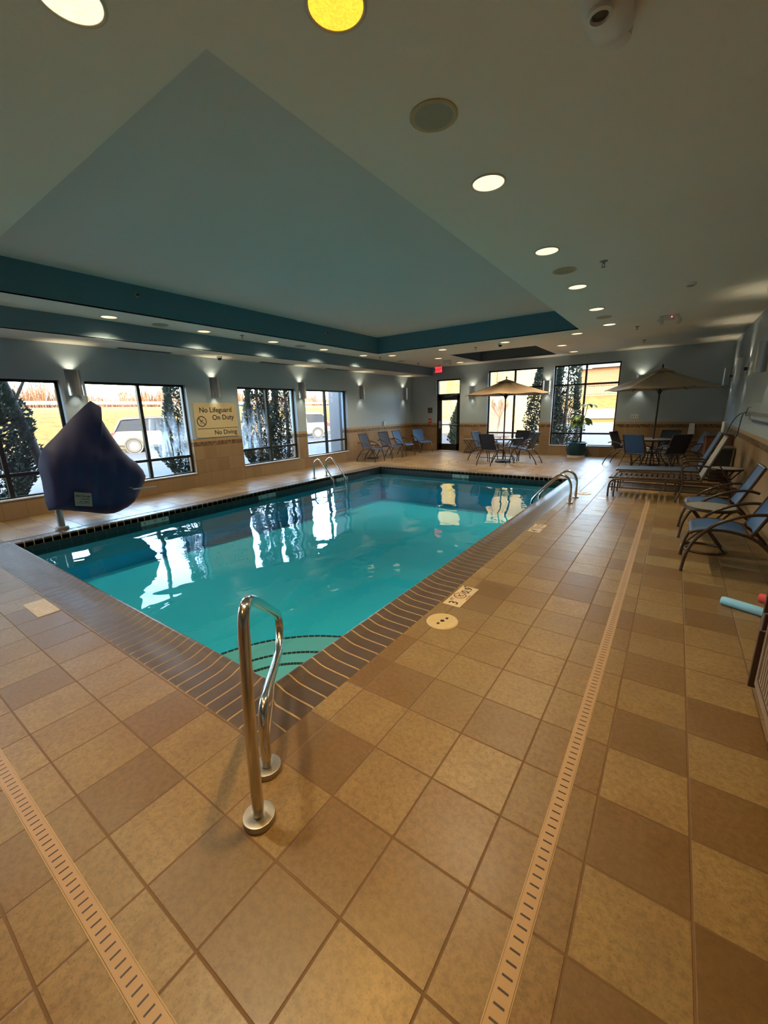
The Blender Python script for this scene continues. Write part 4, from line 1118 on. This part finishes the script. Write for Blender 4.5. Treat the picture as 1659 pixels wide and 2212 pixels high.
for (b, angs, up, ln, w, dr) in (((.21,0,1.60),(170,20,-20,80,250),.55,.30,.05,1.9),((.16,-.02,1.22),(-10,10,-40),.1,.32,.075,2.6),((.17,-.02,1.30),(150,200),.4,.14,.025,1.2),((0,0,1.30),(180,140,220,270,60),.15,.26,.07,2.2),((-.02,0,1.12),(190,160,230,300,0),-.05,.28,.08,2.3),((.12,-.01,1.05),(0,-30,30),.5,.20,.05,1.8)):
    for a in angs:
        a2 = math.radians(a + rnd.uniform(-8,8))
        leaf(t, b, (cos(a2), sin(a2), up), ln*1.12*rnd.uniform(.85,1.1), w*1.3*rnd.uniform(.85,1.1), dr)

# right foreground cabinet and pool noodles
t = thing('towel_cabinet', 'taupe panelled cabinet with dark edges cut by the right photo edge', 'cabinet', (.80,2.495,0))
MB().box((-.255,-.262,.06),(.255,.262,.86)).build('carcass', M['darkwood'], t, smooth=False)
MB().box((-.235,-.245,0),(.24,.245,.06)).build('plinth', M['darkwood'], t, smooth=False)
MB().bbox((-.275,-.28,.86),(.262,.28,.895), .006).build('top_slab', M['darkwood'], t)
d = MB().box((-.268,-.235,.085),(-.2545,.235,.835)).build('door', M['taupe'], t, smooth=False)
mb = MB()
for k in range(9): y = -.16+k*.04; mb.box((-.2695,y-.0025,.16),(-.2675,y+.0025,.77))
for a, b in (((-.2700,-.185,.14),(-.2675,-.178,.78)),((-.2700,.178,.14),(-.2675,.185,.78)),((-.2700,-.185,.14),(-.2675,.185,.147)),((-.2700,-.185,.773),(-.2675,.185,.78))): mb.box(a,b)
mb.build('grooves', M['darkwood'], d, smooth=False)
MB().tube([(-.275,.20,.52),(-.295,.20,.52),(-.295,.20,.42),(-.275,.20,.42)], .005).build('handle', M['steel_b'], d)
MB().box((-.29,.245,.055),(-.255,.272,.87)).build('door_stile', M['darkwood'], t, smooth=False); MB().box((-.275,-.272,.055),(-.255,-.245,.87)).build('door_stile', M['darkwood'], t, smooth=False)
def noodle(p0, p1, mat, lab):
    o = MB().tube([p0,(Vector(p0)+(Vector(p1)-Vector(p0))*.03),(Vector(p0)+(Vector(p1)-Vector(p0))*.97),p1], [.028,.034,.034,.028], 24).build('pool_noodle', mat)
    tag(o, lab, 'pool noodle', 'foam pool noodles on the floor')
noodle((.485,4.02,.036), (1.04,3.80,.036), M['foamblue'], 'light blue foam noodle lying on the tiles by the cabinet')
noodle((.74,4.24,.036), (1.04,4.12,.036), M['foamred'], 'coral red foam noodle end just showing behind the cabinet')

# back right cabinet, bin and cups
t = thing('wooden_cabinet', 'reddish wooden cabinet against the right wall behind the loungers', 'cabinet', (.83,11.6,0))
MB().box((-.215,-.35,.05),(.235,.35,.87)).build('carcass', M['cherry'], t, smooth=False); MB().box((-.19,-.33,0),(.22,.33,.05)).build('plinth', M['darkwood'], t, smooth=False)
MB().bbox((-.235,-.37,.87),(.24,.37,.90), .005).build('top_slab', M['darkwood'], t)
MB().box((-.19,-.362,.09),(.21,-.35,.62)).box((-.19,-.362,.66),(.21,-.35,.84)).build('side_panel', M['cherry'], t, smooth=False)
MB().box((-.228,-.352,.05),(-.213,-.33,.87)).build('lit_edge_strip', M['taupe'], t, smooth=False)  # lighter strip, light on the front edge put into the colour
for y in (-.17,.17): 
    d = MB().box((-.228,y-.155,.09),(-.2155,y+.155,.83)).build('door', M['cherry'], t, smooth=False); MB().sphere((-.238,y-.11*(1 if y > 0 else -1),.5), .013, 10, 6).build('knob', M['steel_b'], d)
t = thing('waste_bin', 'black waste bin beside the wooden cabinet at the right wall', 'bin', (.86,10.75,0))
MB().loft([[(-.14,-.14,0),(.14,-.14,0),(.14,.14,0),(-.14,.14,0)],[(-.17,-.17,.66),(.17,-.17,.66),(.17,.17,.66),(-.17,.17,.66)]]).build('body', M['black'], t, smooth=False)
MB().bbox((-.18,-.18,.66),(.18,.18,.72), .015).build('lid', M['darkgrey'], t)
cup = None
for k in range(9):
    z = .90+k*.024
    if cup is None:
        cup = MB().lathe([(.0005,.001),(.026,0),(.037,.085),(.041,.086),(.040,.092),(.036,.09),(.025,.006),(.0005,.006)], n=20).build('foam_cup', M['white'])
        cup.location = (.88,11.42,z); tag(cup, 'white cup in the stack standing on the reddish wooden cabinet', 'cup', 'stacked white cups')
    else: c = cup.copy(); col.objects.link(c); c.location = (.88,11.42,z)
# life hook and pole on the right wall
t = thing('life_hook', 'steel rescue hook with a long pole hung on the right wall', 'rescue hook', (1.035,9.9,1.39))
MB().tube([(0,-5.2,.02),(0,0,0)], .016, 10).build('pole', M['steel_b'], t)
MB().tube(smooth_path([(0,-.3,.0),(-.04,.15,.0),(-.09,.25,-.06),(-.15,.32,-.20),(-.19,.36,-.38)],2), .008, 8).tube(smooth_path([(0,-.25,.0),(0,.15,.02),(0,.42,-.06),(0,.52,-.22),(0,.60,-.42),(-.01,.85,-.52),(-.01,.98,-.56)],2), .009, 8).build('crook', M['darkgrey'], t)
mb = MB()
for y in (-.2,-3.2): mb.tube([(.04,y,.10),(.0,y,.10),(-.02,y,-.03),(.01,y,-.04)], .006, 6)
mb.build('wall_hooks', M['darkgrey'], t)
t = thing('telescopic_pole', 'blue-handled pole with a steel tip hung on the right wall under the rescue hook', 'pole', (1.035,8.9,1.285))
MB().tube([(0,-4.4,.0),(0,0,0)], .016, 10).build('blue_tube', M['blue'], t)
MB().tube([(0,0,.0),(0,.45,.02)], .012, 10).tube([(0,.35,.02),(0,.45,.10),(.02,.5,.10)], .006, 6).build('tip', M['steel_b'], t)
#--PART3--
# ------------------------------------------------------------------ outside
G0 = -.12
struct(MB().box((-24,-14,G0-.2),(XL-WT-1.9,80,G0)).box((XL-WT-1.9,YB+WT+1.9,G0-.2),(40,80,G0)).build('parking_ground', M['asphalt'], smooth=False))
struct(MB().box((XL-WT-1.9,-14,G0-.2),(XL-WT,YB+WT+1.9,G0+.03)).box((XL-WT,YB+WT,G0-.2),(14,YB+WT+1.9,G0+.03)).build('planting_strip_ground', M['conc'], smooth=False))
rnd = random.Random(5)
def hgt(x, y):
    a = -22.6-x; b = y-(43 if x > -20 else 43)
    def pf(d, h1, h2): return G0 + (0 if d <= 0 else (h1*(3*min(1,d/16)**2-2*min(1,d/16)**3) + h2*max(0,d-16)*.0275))
    return max(pf(a,2.45,.85), pf(b,2.9,.8))
mb = MB(); NX, NY = 85, 100
xs = [-215+ (255)*(i/NX) for i in range(NX+1)]; ys = [-40+330*(j/NY) for j in range(NY+1)]
mb.add([(x,y,hgt(x,y)-.03+(rnd.uniform(-.05,.05) if hgt(x,y) > G0+.05 else -.06)) for x in xs for y in ys], [(i*(NY+1)+j,(i+1)*(NY+1)+j,(i+1)*(NY+1)+j+1,i*(NY+1)+j+1) for i in range(NX) for j in range(NY) if not (xs[i+1] > -22 and ys[j] < 42)])
o = mb.build('grass_ground', M['grass'], ang=180); struct(o)
struct(MB().box((-23.0,-14,G0),(-22.6,42.6,G0+.14)).box((-22.6,42.6,G0),(30,43,G0+.14)).build('kerb_ground', M['conc'], smooth=False))
# steel guard rail on the bank top
t = thing('guard_rail', 'pale guard rail along the top of the grass bank', 'guard rail', (-41,30,2.3))
MB().box((-.05,-45,.42),(.05,45,.70)).build('beam', M['rail'], t, smooth=False)
for k in range(16): MB().box((-.14,-45+k*6-.07,-.4),(-.05,-45+k*6+.07,.66)).build('post', M['rail'], t, smooth=False)

def evergreen(x, y, h, r, lab, n=12000, seed=1, group='columnar evergreens by the windows', trunk=True, mat='arb', low=.12):
    rn = random.Random(seed); t = thing('evergreen_shrub', lab, 'evergreen', (x,y,G0+.03), 0, group)
    mb = MB()
    for k in range(n):
        z = low + (h-low)*rn.random()**1.05
        q = z/h; prof = r*(min(1, (q+.06)/.22)**.6)*(1-max(0,q-.18)/.82)**.62
        a = rn.uniform(0, 2*PI); lump = 1+.16*sin(3*a+z*2.3)+.10*sin(7*a-z*4.1)
        rad = prof*lump*(1-.42*rn.random()**1.6)
        c = Vector((rad*cos(a), rad*sin(a), z))
        if sin(c.x*9+c.z*3)*sin(c.y*8-c.z*4.5)*sin(c.z*7+c.x*2) > .62: continue
        out = Vector((cos(a), sin(a), rn.uniform(.3,1.3))).normalized()
        sd = out.cross(Vector((rn.uniform(-1,1),rn.uniform(-1,1),rn.uniform(-.3,.3)))).normalized()
        s = rn.uniform(.028,.058); w = s*rn.uniform(.30,.5)
        mb.add([c - sd*w, c + out*s*.5 - sd*w*1.2, c + out*s*1.5, c + out*s*.5 + sd*w*1.2, c + sd*w], [(0,1,2,3,4)])
    mb.build('foliage', M[mat], t, smooth=False, fix=False)
    if trunk:
        MB().tube([(0,0,-.1),(.03,.02,h*.4),(0,0,h*.85)], [.07,.05,.015], 8).build('trunk', M['bark'], t)
    return t
evergreen(-10.45, 1.75, 4.3, .95, 'broad dark evergreen filling the first left window', 26000, 1)
evergreen(-10.5, 5.88, 4.1, .55, 'slim evergreen at the right side of the second left window', 13000, 2)
evergreen(-10.5, 8.23, 4.1, .46, 'slim evergreen behind the mullion of the third left window', 12000, 3)
evergreen(-10.5, 9.36, 4.0, .60, 'evergreen at the right side of the third left window', 13000, 4)
evergreen(-4.02, 16.3, 4.6, .66, 'evergreen at the right side of the left back window', 13000, 5)
evergreen(-3.30, 16.2, 4.6, .58, 'evergreen at the left side of the right back window', 13000, 6)
evergreen(-7.45, 16.6, 2.25, .62, 'bushy shrub right outside the back door glass', 9000, 7, 'columnar evergreens by the windows', True, 'shrub')
evergreen(-11.4, 24.4, 5.0, 1.1, 'sunlit yellow tree seen through the door transom', 3000, 8, 'trees seen through the back door', True, 'yellowleaf', 1.0)
# leaning trunk in the first window
tr = thing('tree', 'leaning bare trunk behind the first left window', 'tree', (-10.0,2.75,G0))
MB().tube([(0,0,-.1),(-.1,-.10,.8),(-.15,-.22,1.6),(-.2,-.40,2.6),(-.3,-.55,4.2)], [.10,.085,.075,.06,.03], 10).build('trunk', M['bark'], tr)
mb = MB(); mb.tube([(-.12,-.15,1.2),(-.2,-.45,1.9),(-.3,-.65,3.0)], [.04,.03,.012], 8).tube([(-.17,-.3,2.0),(-.1,.0,2.6),(-.1,.15,3.3)], [.03,.02,.008], 8); mb.build('branch', M['bark'], tr)

# bare trees along the far edge of the field
def bare_tree(seed, h, mat):
    rn = random.Random(seed); mb = MB(); tk = MB()
    def br(p, d, ln, r, dep):
        q = p + d*ln*.5 + Vector((rn.uniform(-.1,.1),rn.uniform(-.1,.1),0))*ln; e = q + (d+Vector((rn.uniform(-.3,.3),rn.uniform(-.3,.3),.15))).normalized()*ln*.5
        r = max(r, .022)
        (tk if dep == 0 else mb).tube([p,q,e], [r,r*.85,r*.7], 4 if dep else 6, caps=False)
        if dep >= 4: return
        for k in range(3 if dep else 5):
            b = p.lerp(e, rn.uniform(.45,1)); nd = (d + Vector((rn.uniform(-1,1),rn.uniform(-1,1),rn.uniform(.0,.7)))*.9).normalized()
            br(b, nd, ln*rn.uniform(.5,.75), r*.5, dep+1)
    br(Vector((0,0,-.2)), Vector((0,0,1)), h*.45, h*.018, 0)
    t = thing('bare_tree', 'x', 'tree', (0,0,0), 0, 'bare winter trees beyond the field')
    tk.build('trunk', M['bark'], t, fix=False); mb.build('branches', mat, t, fix=False); return t
LB = 'bare brown tree in the distant tree line beyond the grass field'
pro = [bare_tree(11+k, 4.6+.5*k, M['twig'] if k % 2 else M['twig2']) for k in range(4)]
rn = random.Random(9); used = set()
for k in range(44):
    y = 6+k*4.9+rn.uniform(-1,1); x = -150-12*(k % 3)+rn.uniform(-1,1); i = rn.randrange(4)
    o = pro[i] if i not in used else dup(pro[i], (x,y,0), rn.uniform(0,6))
    used.add(i); o.location = (x,y,hgt(x,y)); o['label'] = LB; s = rn.uniform(1.2,1.9); o.scale = (s,s,s)
w_ = dup(pro[1], (-9.2,25.9,G0), 1.0, 'small bare tree before the pale wall outside the left back window'); w_.scale = (.55,.55,.6)
for i in range(4):
    if i not in used: pro[i].location = (-152,20+i,4.5); pro[i]['label'] = LB
mb = MB(); rn = random.Random(4)
for k in range(13000):
    y = rn.uniform(-10,240); x = rn.uniform(-140,-129); z = hgt(x,y); h = rn.uniform(3,6.5)*(1+.35*sin(y*.21)+.25*sin(y*.53))
    p = Vector((x,y,z)); e = p + Vector((rn.uniform(-1,1),rn.uniform(-1,1),h)); sd = Vector((rn.uniform(-1,1),rn.uniform(-1,1),0)).normalized()*rn.uniform(.05,.12)
    mb.add([p-sd,p+sd,e], [(0,1,2)])
o = mb.build('bush_thicket', M['twig2'], smooth=False, fix=False); tag(o, 'reddish brushwood thicket at the foot of the far tree line', 'brush', kind='stuff')

# cars
def car(name, lab, loc, rz, paint, L_=4.7, W=1.82, H=1.68, van=True):
    t = thing(name, lab, 'car', loc, rz, 'parked cars'); hw = W/2; k = H/1.68; hl = L_/2
    # stations along length: x, bottom, belt, half width
    if van: st = [(-hl,.45,.95,.72),(-hl+.06,.34,1.03,.80),(-hl+.5,.26,1.05,.88),(-.6,.24,1.03,.91),(.7,.24,1.00,.91),(1.15,.24,.98,.90),(hl-.45,.28,.82,.86),(hl-.12,.34,.72,.76),(hl,.42,.62,.60)]
    body = []
    for x, zb, zt, h in st:
        body.append([(x,-h*.90,zb),(x,-h,zb+.10),(x,-h*1.01,zb+(zt-zb)*.55),(x,-h*.95,zt*k),(x,-h*.6,zt*k+.015),(x,h*.6,zt*k+.015),(x,h*.95,zt*k),(x,h*1.01,zb+(zt-zb)*.55),(x,h,zb+.10),(x,h*.90,zb)])
    MB().loft(body).build('body', paint, t, ang=35)
    gh = []
    for x, zt, h1, h2 in ((-hl+.08,1.06*k,.78,.78),(-hl+.42,1.60*k,.80,.64),(-.6,H-.005,.86,.66),(.1,H-.01,.86,.66),(.35,1.58*k,.86,.64),(1.25,1.0*k,.84,.80)):
        z0 = .96*k; gh.append([(x,-h1,z0),(x,-h2-(h1-h2)*.15,zt*.96 if zt > 1.2 else zt),(x,-h2*.8,zt),(x,h2*.8,zt),(x,h2+(h1-h2)*.15,zt*.96 if zt > 1.2 else zt),(x,h1,z0)])
    MB().loft(gh).build('glasshouse', M['carglass'], t, ang=40)
    mb = MB(); rf = []
    for x, zt, h2 in ((-hl+.38,1.585*k,.66),(-hl+.6,1.655*k,.67),(-.6,H+.012,.68),(.1,H+.006,.68),(.42,1.575*k,.66)): rf.append([(x,-h2,zt-.05),(x,-h2*.85,zt),(x,h2*.85,zt),(x,h2,zt-.05)])
    for a, b in zip(rf[:-1], rf[1:]): pass
    mb.sheet(rf, .03)
    for s in (-1, 1):
        for xa, xb in ((-hl+.12,-hl+.45),(-.75,-.68),(.25,.35)): mb.tube([(xa,s*.82,1.0*k),(xb,s*.69,1.58*k)], .04, 6)
        mb.tube([(1.25,s*.82,1.0*k),(.40,s*.67,1.56*k)], .035, 6)
        mb.tube([(-hl+.7,s*.55,H+.06),(-.1,s*.55,H+.06)], .018, 6)
    mb.build('roof_and_pillars', paint, t)
    for x in (-hl+.88, hl-.92):
        for s in (-1, 1):
            R = Matrix.Translation((x,s*(hw-.10),.33)) @ Matrix.Rotation(PI/2,4,'X')
            w = MB().lathe([(.21,-.10),(.31,-.11),(.335,-.08),(.335,.08),(.31,.11),(.21,.10)], n=28, M=R, caps=False).build('wheel', M['tyre'], t)
            hub = MB(); 
            for q in (-1,1): hub.lathe([(.0005,q*.085),(.06,q*.09),(.21,q*.075),(.225,q*.10)], n=28, M=R, caps=False)
            hub.build('hub', M['rim'], w)
            MB().lathe([(.34,-.105),(.40,-.11),(.40,.11),(.34,.105)], n=28, M=R, caps=False).build('wheel_arch', M['black'], t)
    for s in (-1, 1):
        MB().bbox((-hl-.01,s*.66-.13,.78*k),(-hl+.25,s*.70+.13,1.02*k), .03).build('tail_light', M['taillight'], t)
        MB().bbox((hl-.42,s*.64-.14,.62*k),(hl-.05,s*.66+.12,.76*k), .03).build('head_light', M['headlight'], t)
        MB().bbox((.95,s*.98-.09,.98*k),(1.08,s*.98+.09,1.12*k), .03).build('mirror', paint, t)
        MB().box((-.25,s*.925-.012,.86*k),(-.08,s*.925+.012,.885*k)).build('door_handle', M['rim'], t)
    MB().bbox((-hl-.05,-.78,.36),(-hl+.14,.78,.56), .04).build('rear_bumper', paint, t); MB().bbox((hl-.16,-.70,.34),(hl+.03,.70,.5), .04).build('front_bumper', M['black'], t)
    return t
car('minivan', 'silver minivan parked outside the second left window', (-21.9,11.24,G0), 1.1, M['carsilver'], 4.8, 1.9, 1.68)
car('sport_utility_vehicle', 'white car with a red tail light outside the fourth left window', (-21.95,20.5,G0), -2.37, M['carwhite'], 4.7, 1.9, 1.66)
car('blue_car', 'small looking blue car on the far road beyond the grass', (-125,91,hgt(-125,91)), PI/2, M['carblue'], 4.6, 1.8, 1.55)
car('white_car', 'small looking white car on the far road through the fourth left window', (-125,138,hgt(-125,138)), PI/2, M['carwhite'], 4.6, 1.8, 1.6)

t = thing('entrance_column', 'grey stucco column outside at the right of the fourth left window', 'column', (-9.6,11.0,G0))
MB().box((-.23,-.26,0),(.23,.26,4.0)).build('shaft', M['exterior'], t, smooth=False); MB().box((-.28,-.31,0),(.28,.31,.35)).build('base', M['conc'], t, smooth=False)
# neighbouring buildings and fence
t = thing('street_building', 'pale yellow stucco building outside the left back window', 'building', (-12.2,27,G0))
MB().box((-9,0,0),(3.4,9,8)).build('wall', M['stucco'], t, smooth=False)
MB().box((-9.05,-.06,0),(3.45,0,2.6)).build('lower_wall', M['stuccopink'], t, smooth=False)
MB().tube([(2.5,-.12,2.6),(2.5,-.12,8)], .06, 8).build('downspout', M['bronze'], t); MB().box((-9.2,-.3,8),(3.7,9.2,8.35)).build('roof', M['roofgrey'], t, smooth=False)
t = thing('street_building', 'far building with grey roof band and orange brick through the right back window', 'building', (-12,66,3.2))
MB().box((0,0,-1),(30,10,3.4)).build('wall', M['stucco'], t, smooth=False); MB().box((-.1,-.1,1.0),(30.1,0,3.4)).build('brick_band', M['brickred'], t, smooth=False)
MB().loft([[(-1,-.8,3.4),(31,-.8,3.4),(31,-.8,3.7),(-1,-.8,3.7)],[(-1,4,5.2),(31,4,5.2),(31,4,5.5),(-1,4,5.5)]]).build('roof', M['roofgrey'], t, smooth=False)
mb = MB(); mb.box((1,4,0),(30,12,9)); mb.build('upper_storey', M['stucco'], t, smooth=False)
t = thing('picket_fence', 'slatted fence on top of the bank behind the right back window', 'fence', (-16,57,2.75))
MB().box((0,0,.1),(24,.05,.2)).box((0,0,1.1),(24,.05,1.2)).build('fence_rails', M['bronze'], t, smooth=False)
mb = MB()
for k in range(96): mb.box((k*.25,.05,0),(k*.25+.05,.09,1.3))
o = mb.build('pickets', M['bronze'], t, smooth=False)
struct(MB().box((-20,46.2,.3),(20,46.5,1.25)).build('bank_retaining_wall', M['stuccopink'], smooth=False))

# ------------------------------------------------------------------ camera
R_ = Vector((0.8191209544035191, 0.5730739700220511, -0.025041704020166856)); U_ = Vector((-0.11938297713933577, 0.2130139404653561, 0.9697281917819913)); F_ = Vector((-0.5610602167561135, 0.7913351287858937, -0.24289945887752773))
cd = bpy.data.cameras.new('camera'); cam = bpy.data.objects.new('camera', cd); col.objects.link(cam)
cd.sensor_fit = 'VERTICAL'; cd.sensor_height = 24; cd.sensor_width = 24; cd.lens = 874.225*24/2212; cd.clip_start = .05; cd.clip_end = 600
mw = Matrix(((R_.x,U_.x,-F_.x,0),(R_.y,U_.y,-F_.y,0),(R_.z,U_.z,-F_.z,1.5947),(0,0,0,1))); cam.matrix_world = mw
sc.camera = cam
vs = sc.view_settings; vs.view_transform = 'Standard'; vs.look = 'None'; vs.gamma = 1; vs.use_curve_mapping = False; vs.exposure = 0.9
cy = sc.cycles
cy.use_denoising = True; cy.max_bounces = 7; cy.diffuse_bounces = 4; cy.glossy_bounces = 3; cy.transmission_bounces = 4; cy.transparent_max_bounces = 10
cy.use_adaptive_sampling = True; cy.adaptive_threshold = .2; cy.adaptive_min_samples = 16
cy.caustics_reflective = False; cy.caustics_refractive = False; cy.sample_clamp_indirect = 6; cy.use_light_tree = True
